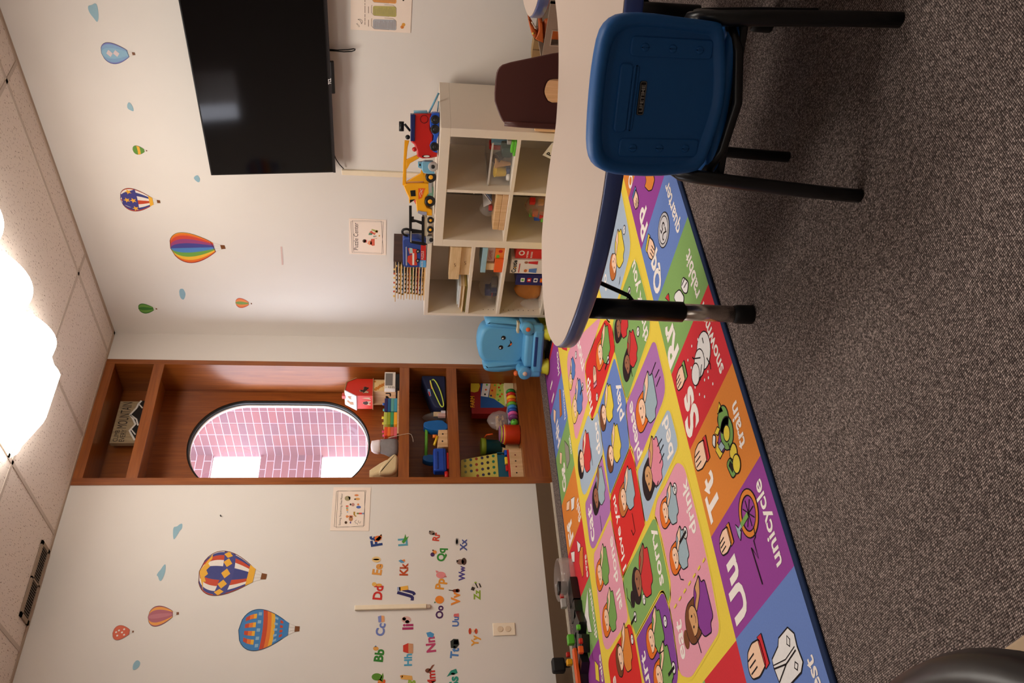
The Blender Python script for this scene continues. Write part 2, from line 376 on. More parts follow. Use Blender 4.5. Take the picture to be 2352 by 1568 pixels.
for j in range(ny):
    for i in range(nx): c.face([G[j][i], G[j][i+1], G[j+1][i+1], G[j+1][i]], True)
c.build('cloth_cover', fx)
h_ = MB(M_WHITE)
for a, d in (((FIX[0], FIX[2]), (FIX[1], FIX[2]+.02)), ((FIX[0], FIX[3]-.02), (FIX[1], FIX[3])), ((FIX[0], FIX[2]), (FIX[0]+.02, FIX[3])), ((FIX[1]-.02, FIX[2]), (FIX[1], FIX[3]))): h_.box((*a, H-.008), (*d, H-.002))
h_.build('housing', fx)
for (a, b_, c_, d_), lab, gain in (((3.36, 4.62, -1.47, -.86), 'flush ceiling light panel above the television end of the table', 1.15), ((3.36, 4.62, -4.74, -4.13), 'added fill light panel, unseen, behind the viewer', .25), ((2.06, 3.32, -3.43, -2.82), 'added fill light panel, unseen, above the near part of the rug', .8)):
    f2 = thing('ceiling_light', lab, 'ceiling light', ((a+b_)/2, (c_+d_)/2, H-.02))  # panels behind the viewer and above the rug are unseen, added for fill
    MB(emat('lit_panel', (1, .935, .85), LAMP_BACK*gain)).box((a+.02, c_+.02, H-.02), (b_-.02, d_-.02, H-.012)).build('diffuser', f2)
    MB(M_WHITE).box((a, c_, H-.012), (b_, d_, H-.002)).build('housing', f2)
vt = thing('ceiling_vent', 'long grey slotted air vent in the ceiling near the wall', 'vent', (.085, -1.81, H-.012))
p = MB(mat('vent_frame', (150, 128, 108), .5)); x0, x1, y0, y1 = .022, .15, -2.02, -1.60
p.box((x0, y0, H-.010), (x0+.022, y1, H-.001)).box((x1-.022, y0, H-.010), (x1, y1, H-.001)).box((x0, y0, H-.010), (x1, y0+.022, H-.001)).box((x0, y1-.022, H-.010), (x1, y1, H-.001)).box((x0, -1.815, H-.010), (x1, -1.805, H-.001)); p.build('frame', vt)
MB(mat('vent_dark', (24, 20, 17), .7, noise=0)).box((x0+.02, y0+.02, H-.003), (x1-.02, y1-.02, H-.001)).build('duct', vt)
p = MB(mat('vent_slat', (92, 76, 64), .5))
for k in range(27): y = y0+.03+k*.0138; p.box((x0+.022, y, H-.008), (x1-.022, y+.005, H-.003))
p.build('slats', vt)
# ------------------------------------------------------------------ alphabet rug
RZ = .009
def pm(name, rgb): return mat('print_'+name, rgb, .9, noise=.07, scale=160, spec=.15)
K_ = pm('black', (38, 30, 32)); CREAM = pm('cream', (246, 236, 228)); WHITE_P = pm('white', (236, 232, 230))
RC = dict(yel=pm('yellow', (236, 208, 78)), pur=pm('purple', (152, 70, 152)), blu=pm('blue', (108, 134, 198)), grn=pm('green', (134, 172, 100)), red=pm('red', (212, 54, 62)), ora=pm('orange', (222, 134, 58)),
          pink=pm('pink', (230, 158, 176)), lbl=pm('pale_blue', (172, 188, 206)), mau=pm('mauve', (178, 118, 180)), rd2=pm('scarlet', (216, 50, 46)), vio=pm('violet', (136, 74, 158)))
SKIN = pm('skin', (248, 206, 176)); TAN = pm('tan', (214, 160, 110)); BROWN_S = pm('brown_skin', (160, 106, 78))
HAIR = dict(ora=pm('ginger', (228, 116, 40)), bla=pm('dark_hair', (48, 34, 36)), bro=pm('brown_hair', (120, 72, 44)), yel=pm('blond', (236, 202, 92)), cop=pm('copper', (196, 112, 56)))
RM = frame((0, 0, RZ), (0, 1, 0), (-1, 0, 0), (0, 0, 1))
rug = Art(RM, .0003)
ZN = dict(A=(1230, 380, 3.92), B=(1230, 760, 3.92), C=(1230, 1140, 3.663), D=(1500, 1140, 3.664), P=(0, 0, 1))
def rp(z, x, y): o = ZN[z]; return rug.to2(hz(o[0]+x/o[2], o[1]+y/o[2], RZ))
def rps(z, pts): return [rp(z, *q) for q in pts]
def round_poly(pts, r, n=4):
    out = []; P = [Vector(p) for p in pts]; k = len(P)
    for i in range(k):
        a, b, c = P[i-1], P[i], P[(i+1) % k]; d1 = (a-b); d2 = (c-b); q = min(r, d1.length*.45, d2.length*.45); s, e = b+d1.normalized()*q, b+d2.normalized()*q
        for j in range(n+1): t = j/n; out.append(tuple(s*(1-t)**2+b*2*t*(1-t)+e*t*t))
    return out
y0, y1, x0, x1 = -3.54, -.48, .235, 2.745
# body and bound edge
EDGE = MB(pm('navy_edge', (36, 50, 82))).box((x0-.022, y0-.022, 0), (x1+.022, y1+.022, RZ-.0002), .004)
def cell(ya, yb, xa, xb, c): rug.fill([(ya, -xb), (yb, -xb), (yb, -xa), (ya, -xa)], RC[c], 1)
near = ['blu', 'pur', 'ora', 'red', 'grn', 'blu', 'pur', 'ora', 'red']; far = ['blu', 'pur', 'grn', 'red', 'ora', 'grn', 'blu', 'pur', 'red']
ys = [y0]+[-3.062+.3205*k for k in range(8)]+[y1]
for k in range(9):
    cell(ys[k], ys[k+1], 2.282, x1, near[k])
yf = [y0]+[-3.066+.3205*k for k in range(9)]
for k in range(8): cell(yf[k], yf[k+1], x0, .675, ['blu', 'blu', 'pur', 'grn', 'red', 'ora', 'grn', 'blu'][k])
cell(yf[8], -.52, x0, .675, 'pur'); cell(-.52, y1, x0, .675, 'red')
for k, c in enumerate(['ora', 'pur', 'blu', 'grn', 'red']): cell(y0, -3.066, .675+.3214*k, .675+.3214*(k+1), c)
cell(-3.066, y1, .675, 2.282, 'yel')
rug.fill(rps('B', [(215, 130), (245, 165), (285, 180), (285, 80), (230, 40)]), RC['red'], 2)
CELLS = [('A', 'lbl', [(760,150),(840,560),(858,700),(850,800),(760,1150),(665,1420),(640,1380),(575,1130),(500,700),(600,300)]),
 ('A', 'grn', [(885,830),(915,860),(1000,1180),(1035,1370),(1030,1510),(822,2130),(712,1680),(715,1640),(690,1430),(770,1150)]),
 ('B', 'rd2', [(630,-120),(690,-50),(714,130),(713,190),(512,806),(500,780),(448,420),(450,300),(540,60)]),
 ('B', 'pink', [(290,205),(330,100),(565,-120),(590,-110),(530,90),(450,290),(445,330),(470,540),(478,620),(375,985),(355,970),(300,500),(282,300)]),
 ('B', 'blu', [(712,215),(820,640),(815,700),(848,1030),(843,1060),(675,1480),(665,1450),(562,720),(570,690)]),
 ('B', 'mau', [(1055,85),(1085,90),(1165,420),(1172,540),(1150,640),(905,1255),(900,1200),(850,1030),(815,720),(818,650)]),
 ('B', 'lbl', [(475,735),(510,810),(565,710),(610,1070),(605,1120),(455,1475),(430,1485),(405,1400),(378,1080),(385,1030)]),
 ('B', 'lbl', [(1185,697),(1215,710),(1275,940),(1285,1030),(1275,1080),(1085,1500),(1010,1725),(985,1720),(925,1340),(917,1260)]),
 ('C', 'rd2', [(799,-425),(818,-402),(855,-187),(925,240),(920,255),(735,682),(725,660),(637,180),(632,130),(628,5)]),
 ('C', 'mau', [(565,-350),(570,-300),(630,20),(633,140),(500,440),(475,450),(455,400),(420,120),(418,50),(440,0)]),
 ('C', 'pink', [(632,165),(728,660),(735,700),(780,1010),(775,1050),(625,1290),(595,1300),(570,1250),(490,560),(490,470),(510,440)]),
 ('C', 'grn', [(990,175),(1015,180),(1060,330),(1135,700),(1138,830),(1120,905),(1105,860),(1075,795),(1050,800),(845,1180),(830,1130),(790,1035),(737,720),(740,670)]),
 ('D', 'pink', [(198,-308),(263,-271),(338,10),(440,430),(500,720),(562,1080),(555,1160),(330,1530),(290,1540),(240,1520),(215,1460),(185,1200),(135,910),(150,860),(140,720),(70,380),(28,190),(10,150),(31,20),(100,-100)]),
 ('C', 'vio', [(1060,800),(1085,805),(1110,885),(1140,980),(1205,1450),(1200,1568),(1150,1700),(960,1700),(905,1540),(848,1200),(853,1178)]),
 ('C', 'rd2', [(780,1060),(805,1070),(835,1180),(900,1560),(900,1650),(750,1750),(650,1700),(608,1400),(625,1330)])]
for z, c, pts in CELLS:
    q = [Vector(p) for p in rps(z, pts)]; ce = sum(q, Vector((0, 0)))/len(q)
    rug.fill(round_poly([tuple(p+(ce-p).normalized()*.006) for p in q], .035), RC[c], 2)
    rug.line(round_poly([tuple(p) for p in q], .035), .009, RC['yel'], 3, True)
def rtext(z, s, a, b, mid=.27, bold=.02, m=None, level=False):
    a, b = rp(z, *a), rp(z, *b)
    if level: y = (a[1]+b[1])/2; a, b = (a[0], y), (b[0], y)
    V, Fc, w = glyphs(s, 0, 1, bold); sx = math.hypot(b[0]-a[0], b[1]-a[1])/w
    rug.text(s, a, b, m or CREAM, 4, bold=bold, yoff=-mid*sx)
for z, s, a, b, *o in [('A','quarter',(1290,600),(1180,160)), ('A','rabbit',(1465,1175),(1370,780)), ('B','snowman',(1680,370),(1500,-230)), ('B','train',(1870,1050),(1785,650)), ('D','unicycle',(1065,580),(880,-130)), ('D','vest',(1440,1760),(1315,1350))]:
    rtext(z, s, a, b)
for z, s, a, b in [('A','Pp',(965,690),(965,345)), ('A','Qq',(1095,1190),(1075,780)), ('B','Rr',(1235,310),(1200,-110)), ('B','Ss',(1405,955),(1380,505)), ('B','Tt',(1590,1735),(1580,1245)), ('D','Uu',(705,1095),(690,470)), ('A','O',(860,215),(855,60)), ('B','I  i',(152,640),(148,450)), ('B','Hh',(207,1050),(197,800)), ('B','Gg',(262,1460),(248,1210)), ('C','Ff',(298,400),(288,180))]:
    rtext(z, s, a, b, .33, .035, level=True)
for z, s, a, b in [('A','thank you',(1005,1570),(880,880)), ('A','go',(640,1130),(625,985)), ('B','please',(935,1150),(855,650)), ('B','bed',(1225,1120),(1170,780)), ('B','play',(775,800),(735,470)), ('B','dog',(575,1110),(545,810)), ('B','help',(505,720),(470,430)), ('B','more',(430,340),(370,20)), ('C','cat',(485,380),(455,80)), ('C','I love you',(755,605),(660,0)), ('C','all done',(720,945),(635,345)), ('C','sorry',(1065,745),(985,265)), ('D','drink',(350,310),(265,-140)), ('D','eat',(255,1370),(215,1040)), ('C','hurt',(975,1740),(905,1315)), ('C','come',(720,2000),(660,1515)),
      ('B','igloo',(212,390),(196,190)), ('B','hammer',(268,790),(250,520)), ('B','goat',(325,1110),(305,950)), ('C','fish',(378,200),(352,30)), ('C','eggs',(438,680),(420,490)), ('C','dinosaur',(515,1190),(455,760)), ('C','cake',(565,1560),(540,1330))]:
    rtext(z, s, a, b)
for k, (a, w) in enumerate((('Ww', 'wagon'), ('Xx', 'box'), ('Yy', 'yarn'), ('Zz', 'zebra'))):
    xm = 2.20-.3214*k; rug.text(a, (-3.46, -xm), (-3.28, -xm), CREAM, 4, bold=.035); rug.text(w, (-3.44, -xm-.05), (-3.25, -xm-.05), CREAM, 4, bold=.02)
def kid(z, head, body, hair, skin, shirt, long=False, bun=False):
    h, b = Vector(rp(z, *head)), Vector(rp(z, *body)); u = (h-b); d = u.length; u.normalize(); r = Vector((u.y, -u.x)); s = d*.62
    if r.x < 0: r = -r
    F = lambda pts: [tuple(h+r*(p[0]*s)+u*(p[1]*s)) for p in pts]
    hp = [(-.78,-.9 if long else -.2),(-.86,.2),(-.6,.75),(0,.95),(.6,.75),(.86,.2),(.78,-.9 if long else -.2),(.4,-.5),(-.4,-.5)]
    body_ = [(-.55,-.62),(-1.05,-1.0),(-1.2,-1.9),(-.85,-1.95),(-.8,-2.4),(.8,-2.4),(.85,-1.95),(1.2,-1.9),(1.05,-1.0),(.55,-.62)]
    rug.fill(F(round_poly(body_, .25)), shirt, 4); rug.line(F(round_poly(body_, .25)), .0042, K_, 5, True)
    arm = [(1.0,-1.1),(1.25,-1.9),(.55,-1.55),(.1,-.75),(.42,-.7),(.7,-1.2)]
    rug.fill(F(round_poly(arm, .15)), skin, 5); rug.line(F(round_poly(arm, .15)), .0036, K_, 6, True)
    if bun: rug.fill(F(ellipse(-.25, 1.15, .4, .35)), hair, 5)
    rug.fill(F(round_poly(hp, .3)), hair, 6); rug.line(F(round_poly(hp, .3)), .0042, K_, 6.5, True)
    rug.fill(F(ellipse(.02, -.12, .62, .62)), skin, 7); rug.line(F(ellipse(.02, -.12, .62, .62)), .003, K_, 7.3, True)
    rug.fill(F([(-.64,.05),(-.55,.5),(0,.62),(.55,.5),(.66,.05),(.3,.28),(-.1,.18)]), hair, 8)
    for e in (-.22, .24): rug.fill(F(ellipse(e, -.08, .06, .09, 8)), K_, 8)
    rug.line(F([(-.2,-.42),(0,-.5),(.22,-.42)]), .003, K_, 8)
SH = dict(yel=pm('shirt_yellow', (232, 206, 74)), red=pm('shirt_red', (208, 58, 58)), gry=pm('shirt_grey', (160, 180, 190)), grn=pm('shirt_green', (122, 164, 88)), blu=pm('shirt_blue', (92, 128, 190)), pnk=pm('shirt_pink', (226, 140, 160)), ora=RC['ora'], pur=pm('shirt_purple', (140, 66, 150)))
for a in [('A',(705,900),(760,740),HAIR['cop'],SKIN,SH['yel']), ('A',(745,1480),(800,1390),HAIR['bla'],BROWN_S,SH['red'],True), ('B',(825,320),(875,150),HAIR['bla'],BROWN_S,SH['red'],True), ('B',(955,745),(1035,590),HAIR['ora'],SKIN,SH['gry'],True),
  ('B',(615,770),(665,640),HAIR['bro'],SKIN,SH['yel']), ('B',(680,1140),(730,1000),HAIR['bro'],SKIN,SH['yel']), ('B',(580,225),(635,110),HAIR['ora'],SKIN,SH['grn'],True), ('B',(318,450),(338,330),HAIR['yel'],SKIN,SH['blu'],True), ('B',(355,710),(395,580),HAIR['yel'],SKIN,SH['blu'],True),
  ('B',(415,1190),(465,1080),HAIR['bla'],SKIN,SH['red']), ('B',(1015,1350),(1085,1160),HAIR['bla'],TAN,SH['pnk'],True), ('B',(790,1530),(850,1410),HAIR['cop'],SKIN,SH['gry'],True), ('B',(545,1520),(590,1380),HAIR['bla'],BROWN_S,SH['gry'],True),
  ('C',(1090,145),(1155,60),HAIR['ora'],SKIN,SH['gry'],True), ('C',(1175,530),(1240,430),HAIR['ora'],SKIN,SH['gry'],True), ('C',(860,740),(930,620),HAIR['bla'],BROWN_S,SH['red'],False,True), ('C',(540,670),(585,570),HAIR['ora'],SKIN,SH['grn'],True), ('C',(597,1050),(645,950),HAIR['ora'],SKIN,SH['grn'],True),
  ('C',(975,1225),(1035,1120),HAIR['ora'],SKIN,SH['grn'],True), ('C',(1040,1540),(1105,1430),HAIR['ora'],SKIN,SH['grn'],True), ('C',(715,1370),(770,1270),HAIR['bro'],SKIN,SH['ora']), ('D',(335,1060),(425,920),HAIR['bro'],TAN,SH['pur'],True,True)]: kid(*a)
def disc(z, c, r, m, layer=5, out=True):
    p = rp(z, *c); rug.fill(ellipse(*p, r, r), m, layer)
    if out: rug.line(ellipse(*p, r, r), .0042, K_, layer+.5, True)
    return p
for z, c, s in [('A',(800,580),'2'),('B',(655,260),'1'),('B',(555,595),'2'),('B',(365,215),'2'),('B',(425,500),'1'),('B',(925,5),'2'),('B',(1257,1420),'2'),('C',(1262,305),'1'),('C',(915,865),'2'),('C',(840,1010),'1'),('C',(815,1200),'2'),('C',(1093,1050),'2'),('C',(1165,1440),'1'),('A',(846,1135),'1')]:
    p = disc(z, c, .020, WHITE_P, 5); rug.text(s, (p[0]-.006, p[1]-.011), (p[0]+.006, p[1]-.011), K_, 6)
def shape(z, pts, m, layer=5, w=.0045, r=.0):
    q = rps(z, pts); q = round_poly(q, r) if r else q
    rug.fill(q, m, layer)
    if w: rug.line(q, w, K_, layer+.5, True)
def stroke(z, pts, w=.0045, m=None): rug.line(rps(z, pts), w, m or K_, 7)
def hand(z, c, cuff, cm):
    c, k = Vector(rp(z, *c)), Vector(rp(z, *cuff)); u = (c-k); L_ = u.length; u.normalize(); r = Vector((u.y, -u.x)); F = lambda P: [tuple(c+r*(x*L_)+u*(y*L_)) for x, y in P]
    pal = F(round_poly([(-.6,-.9),(-.75,.1),(-.55,.9),(-.2,1.1),(.1,1.05),(.35,.9),(.6,.7),(.75,.0),(.55,-.9)], .2)); rug.fill(pal, SKIN, 5); rug.line(pal, .0045, K_, 6, True)
    for x in (-.3, 0, .3): rug.line(F([(x, .05), (x-.02, .9)]), .0045, K_, 6.5)
    cf = F([(-.75,-.75),(.7,-.75),(.65,-1.25),(-.7,-1.25)]); rug.fill(cf, cm, 6); rug.line(cf, .0045, K_, 6.5, True)
for z, c, k, m in [('B',(1310,420),(1345,350),RC['grn']), ('B',(1490,1120),(1540,1050),RC['red']), ('D',(610,375),(650,310),RC['ora']), ('D',(870,1370),(930,1290),RC['red']), ('A',(905,310),(890,250),RC['blu']), ('A',(1040,750),(1012,700),RC['yel']), ('B',(535,400),(540,480),RC['pink'])]: hand(z, c, k, m)
# snowman, train, unicycle, vest, coin, animals
disc('B', (1515,175), .062, WHITE_P, 4); disc('B', (1478,290), .047, WHITE_P, 5); disc('B', (1445,390), .037, WHITE_P, 6)
stroke('B', [(1490,240),(1425,250),(1415,235)]); stroke('B', [(1500,300),(1490,400),(1485,445)]); stroke('B', [(1545,240),(1575,300),(1580,345)]); stroke('B', [(1515,110),(1505,60)])
for x, y in [(1410,135),(1465,75),(1375,262),(1525,440),(1555,365),(1600,475),(1480,570),(1525,590),(1440,505),(1560,420),(1405,330)]: disc('B', (x, y), .005, WHITE_P, 5, False)
shape('B', [(1635,790),(1660,730),(1735,850),(1740,1000),(1680,1120),(1640,1030),(1665,900)], SH['pur'], 4, r=.02); disc('B', (1692,795), .042, SH['grn']); disc('B', (1725,920), .05, SH['grn']); disc('B', (1725,920), .025, SH['yel'], 6)
shape('B', [(1655,640),(1690,720),(1640,745)], SH['yel'], 5); shape('B', [(1640,1000),(1625,1080),(1665,1150),(1690,1100)], SH['yel'], 5); shape('B', [(1675,990),(1710,1040),(1680,1090),(1650,1040)], SH['gry'], 6); shape('B', [(1640,860),(1665,880),(1645,940),(1615,920)], SH['yel'], 6)
shape('B', [(1600,930),(1625,940),(1620,1060),(1595,1020)], WHITE_P, 5, r=.01); shape('B', [(1755,1130),(1835,1230),(1780,1340),(1720,1200)], SH['grn'], 5, r=.02); shape('B', [(1755,1170),(1790,1220),(1780,1270),(1745,1210)], K_, 6); disc('B', (1785,1095), .028, SH['yel']); disc('B', (1815,1195), .028, SH['yel'], 7); stroke('B', [(1740,1010),(1760,1070)], .006)
p = rp('D', 805, 140); rug.line(ellipse(*p, .058, .058, 28), .017, SH['ora'], 5, True); rug.line(ellipse(*p, .067, .067, 28), .004, K_, 6, True); rug.line(ellipse(*p, .049, .049, 28), .004, K_, 6, True)
for k in range(8): a = k*math.pi/4; rug.line([p, (p[0]+.04*math.cos(a), p[1]+.04*math.sin(a))], .0035, K_, 5)
stroke('D', [(800,150),(745,245)], .016, SH['grn']); stroke('D', [(745,245),(725,285)], .010, SH['gry']); shape('D', [(695,235),(745,290),(740,370),(720,330)], SH['gry'], 6); stroke('D', [(850,250),(865,340),(850,370),(890,520),(830,430),(925,740)], .005)
shape('D', [(1135,1100),(1190,1150),(1215,1260),(1265,1390),(1250,1480),(1160,1580),(1080,1600),(1020,1440),(1005,1370),(1055,1260),(1060,1190)], WHITE_P, 5)
shape('D', [(1130,1170),(1155,1200),(1155,1260),(1130,1240)], WHITE_P, 6); shape('D', [(1200,1390),(1225,1410),(1220,1460),(1195,1440)], WHITE_P, 6); stroke('D', [(1025,1450),(1125,1410),(1205,1290)]); stroke('D', [(1125,1410),(1070,1560)]); stroke('D', [(1020,1420),(1120,1370),(1195,1260)], .003)
disc('A', (1155,580), .066, pm('coin', (196, 194, 198)), 5); disc('A', (1155,580), .052, pm('coin_face', (214, 210, 212)), 6); rug.text('25', (rp('A',1155,580)[0]-.035, rp('A',1155,580)[1]-.022), (rp('A',1155,580)[0]+.03, rp('A',1155,580)[1]-.022), K_, 7)
shape('A', [(990,90),(1060,60),(1075,130),(1050,220),(1020,230),(985,190),(1000,140)], SH['ora'], 5, r=.01); shape('A', [(1260,1150),(1300,1110),(1340,1180),(1335,1240),(1270,1240),(1248,1190)], WHITE_P, 5, r=.02); shape('A', [(1310,1090),(1330,1000),(1380,1050),(1370,1150),(1340,1150)], WHITE_P, 5, r=.015); stroke('A', [(1320,1080),(1345,1020)]); stroke('A', [(1340,1100),(1365,1050)])
shape('A', [(1170,1190),(1200,1150),(1210,1230)], RC['red'], 5)
shape('B', [(215,525),(228,528),(240,750),(222,780),(218,700)], HAIR['cop'], 5, .003); shape('B', [(262,985),(300,1040),(310,1160),(285,1240),(270,1100)], pm('grey_fur', (150, 146, 130)), 5, .003, .01); shape('B', [(165,700),(185,720),(180,840),(165,800)], SKIN, 5, .003); shape('B', [(222,1090),(240,1100),(235,1200),(222,1190)], SKIN, 5, .003)
shape('C', [(350,370),(378,400),(380,450),(360,470)], WHITE_P, 5, .003); shape('C', [(375,430),(400,420),(405,660),(395,680),(370,560)], SH['ora'], 5, .003); shape('C', [(300,470),(330,460),(330,550),(310,550)], WHITE_P, 5, .003); shape('C', [(440,780),(450,1000),(475,1140),(445,1140),(415,1000)], WHITE_P, 5, .003); shape('C', [(500,1380),(530,1420),(540,1560),(510,1540)], SH['yel'], 5, .003); shape('C', [(265,50),(290,30),(285,110),(262,120)], SKIN, 5, .003); shape('C', [(300,20),(330,0),(325,100),(305,120)], WHITE_P, 5, .003)
for t in range(7):
    a, b = t/7, t/7+.07; A0, B0 = Vector((440, 520)), Vector((160, 970)); stroke('D', [tuple(A0.lerp(B0, a)), tuple(A0.lerp(B0, b))], .008, RC['yel'])
for z, pts in [('B',[(1085,280),(1040,400)]), ('B',[(1115,345),(1080,420)]), ('B',[(1125,410),(1090,500)]), ('B',[(1140,970),(1100,1040)]), ('B',[(1155,1020),(1120,1100)]), ('B',[(1160,1100),(1120,1190)]), ('B',[(1110,1350),(1090,1410),(1075,1390)]), ('B',[(500,1050),(515,1210)]), ('B',[(860,330),(875,410)]), ('C',[(815,140),(840,290),(825,325),(808,280)]), ('C',[(545,160),(560,290)]), ('C',[(1205,635),(1225,695),(1250,700)]), ('D',[(370,1180),(410,1315)]), ('A',[(765,1000),(755,1070)]), ('C',[(770,770),(775,850),(800,890),(815,940)])]: stroke(z, pts)
rug_o = rug.build('rug', label='colourful alphabet rug with picture squares spread over the brown carpet', cat='rug'); rug_o.location.z = RZ
EDGE.build('bound_edge', rug_o, label='navy bound edge')
# ------------------------------------------------------------------ decals, papers, fittings on the walls
MR = frame((0, -.0008, 0), (1, 0, 0), (0, 0, 1), (0, -1, 0)); ML = frame((.0008, 0, 0), (0, 1, 0), (0, 0, 1), (1, 0, 0))
def wr(x, y): P = hy(x, y, -.0008); return (P.x, P.z)
def wl(x, y): P = hx(x, y, .0008); return (P.y, P.z)
def vm(rgb): return mat('vinyl_%d_%d_%d' % tuple(rgb), rgb, .5, noise=.05, scale=60, spec=.3)
def bw(t):      # half width of a balloon envelope, t = 0 top .. 1 throat
    return math.sin(math.pi*min(1, t*1.0)**.62*.93)**.8*(1-.0*t) if t > 0 else 0
def balloon(side, top, bot, wpx, name_label, stripes, env=.80, bands=(), extra=None, basket=(120, 70, 30), scoop=None):
    w2 = wr if side == 'R' else wl; A = Art(MR if side == 'R' else ML, .00025)
    T, B = Vector(w2(*top)), Vector(w2(*bot)); u = (T-B); Ln = u.length; u.normalize(); r = Vector((u.y, -u.x))
    c = ((top[0]+bot[0])/2, (top[1]+bot[1])/2); W = (Vector(w2(c[0], c[1]-wpx/2))-Vector(w2(c[0], c[1]+wpx/2))).length/2
    P = lambda s, t: tuple(T-u*(t*Ln*env)+r*(s*W*(bw(t) if t < 1 else bw(.999))))
    NT = 22; n = len(stripes)
    ed = [math.sin(math.radians(-90+180*i/n)) for i in range(n+1)]
    for i, col in enumerate(stripes):
        A.fill([P(ed[i], k/NT) for k in range(NT+1)]+[P(ed[i+1], k/NT) for k in range(NT, -1, -1)], vm(col), 1)
    for t0, t1, col, cv in bands:
        q = [i/12*2-1 for i in range(13)]; g = lambda s, t: P(s, t+cv*(1-s*s))
        A.fill([g(s, t0) for s in q]+[g(s, t1) for s in reversed(q)], vm(col), 2)
    if extra: extra(A, P)
    A.line([P(-1, k/NT) for k in range(NT+1)]+[P(1, k/NT) for k in range(NT-1, 0, -1)], Ln*.010, vm([int(v*.55) for v in stripes[0]]), 4, True)
    if scoop: A.fill([P(-1, .9), P(1, .9), P(1, 1.02), P(-1, 1.02)], vm(scoop), 5)
    e = T-u*(env*Ln); wb = max(W*.14, .004); k = wb*1.2
    for s in (-1, -.35, .35, 1): A.line([tuple(e+r*(s*W*bw(.999))), tuple(B+u*(.07*Ln)+r*(s*wb))], Ln*.006, vm((205, 195, 185)), 1)
    A.fill([tuple(B+r*wb*.85), tuple(B-r*wb*.85), tuple(B-r*wb+u*.08*Ln), tuple(B+r*wb+u*.08*Ln)], vm(basket), 3)
    A.build('balloon_decal', label=name_label, cat='wall decal', group='hot air balloon decals')
NAVY, WHT, REDD, YLW, ORG, GRNB, SKY = (62, 66, 128), (232, 222, 212), (196, 70, 40), (232, 172, 52), (226, 120, 44), (92, 142, 52), (64, 126, 184)
def star(c, R): return [(c[0]+(R if i % 2 == 0 else R*.42)*math.sin(math.pi*i/5), c[1]+(R if i % 2 == 0 else R*.42)*math.cos(math.pi*i/5)) for i in range(10)]
def x_stars(A, P):
    for s, t in ((-.05, .2), (-.05, .4), (-.75, .42), (.7, .3)): A.fill(star(P(s, t), .02), vm(YLW), 3)
def x_diam(A, P):
    for s in (-.86, -.5, 0, .5, .86):
        t = .44+.05*(1-s*s); d = .085; ds = .23*math.sqrt(1-s*s*.8); A.fill([P(s, t-d), P(s+ds, t), P(s, t+d), P(s-ds, t)], vm(YLW), 3)
    A.fill([P(-1, 0), P(-.97, .16), P(-.6, .12), P(-.5, .17), P(-.3, .12), P(-.1, .17), P(.1, .12), P(.3, .17), P(.5, .12), P(.7, .17), P(.97, .16), P(1, 0)], vm(YLW), 3)
def x_dots(A, P):
    for s, t in ((-.4, .3), (.3, .35), (0, .55), (-.45, .7), (.5, .65), (.1, .2)): A.fill(ellipse(*P(s, t), .005, .005, 10), vm(WHT), 3)
def x_check(A, P):
    for s in (-.72, -.3, .12, .55):
        for t0, t1, c in ((.12, .2, REDD), (.2, .28, ORG), (.28, .34, YLW), (.84, .9, REDD), (.9, .96, ORG)): A.fill([P(s, t0), P(s+.24, t0), P(s+.24, t1), P(s, t1)], vm(c), 3)
    for s in (-.85, -.5, -.1, .3, .7):
        for t in (.37, .72): A.fill([P(s, t), P(s+.16, t), P(s+.16, t+.07), P(s, t+.07)], vm((140, 178, 204)), 3)
def x_blue(A, P):
    for t in (.3, .55): A.fill([P(0, t-.12), P(.35, t), P(0, t+.12), P(-.35, t)], vm((214, 196, 196)), 3)
balloon('R', (233, 122), (310, 123.5), 47, 'pale blue balloon decal with white diamonds, above the television', [(112, 116, 180), (124, 160, 196), (134, 176, 200), (134, 176, 200), (124, 160, 196), (112, 116, 180)], extra=x_blue)
balloon('R', (305, 344), (338, 346), 20, 'tiny green balloon decal with a yellow band, near the television corner', [GRNB]*4, bands=((.38, .62, YLW, .03),))
balloon('R', (276.5, 457), (368, 463), 51, 'balloon decal with yellow stars on blue above red and white stripes', [REDD, NAVY, WHT, REDD, WHT, NAVY, WHT, REDD], bands=((.03, .52, (66, 64, 132), .02),), extra=x_stars, scoop=YLW)
balloon('R', (392, 570), (517, 567), 68, 'rainbow striped balloon decal, largest on the television wall', [(202, 60, 44), (226, 112, 44), (236, 184, 60), (110, 160, 70), (80, 130, 190), (74, 70, 140), (150, 70, 120), (204, 74, 60), (226, 112, 44), (236, 184, 60)])
balloon('R', (318, 708), (361, 709), 22, 'small dark green striped balloon decal near the wall corner', [(60, 120, 50), (104, 152, 66), (60, 120, 50), (104, 152, 66), (60, 120, 50)])
balloon('R', (541, 695), (579, 697), 22, 'small orange balloon decal with green stripes, lowest on the television wall', [(214, 84, 52), (226, 130, 60), (120, 150, 70), (226, 130, 60), (214, 84, 52)])
balloon('L', (458, 1311.5), (612, 1324), 101, 'large balloon decal with a blue band of yellow diamonds', [REDD, NAVY, WHT, REDD, NAVY, NAVY, WHT, REDD, NAVY, WHT], bands=((.36, .58, (70, 70, 132), .05),), extra=x_diam, scoop=YLW)
balloon('L', (340, 1417), (411, 1408), 46, 'purple and orange striped balloon decal between the blue and dotted balloons', [(168, 86, 92), (226, 150, 60), (170, 92, 104), (184, 108, 118), (170, 92, 104), (226, 150, 60), (168, 86, 92)])
balloon('L', (258.7, 1453.5), (307.5, 1450), 33, 'small orange red balloon decal with white dots', [(208, 92, 58)]*4, extra=x_dots)
balloon('L', (548, 1446.5), (688, 1443.7), 94, 'large blue balloon decal with a red, orange and yellow band', [SKY]*6, bands=((.46, .55, REDD, .03), (.55, .63, ORG, .03), (.63, .71, YLW, .03)), extra=x_check, scoop=SKY)
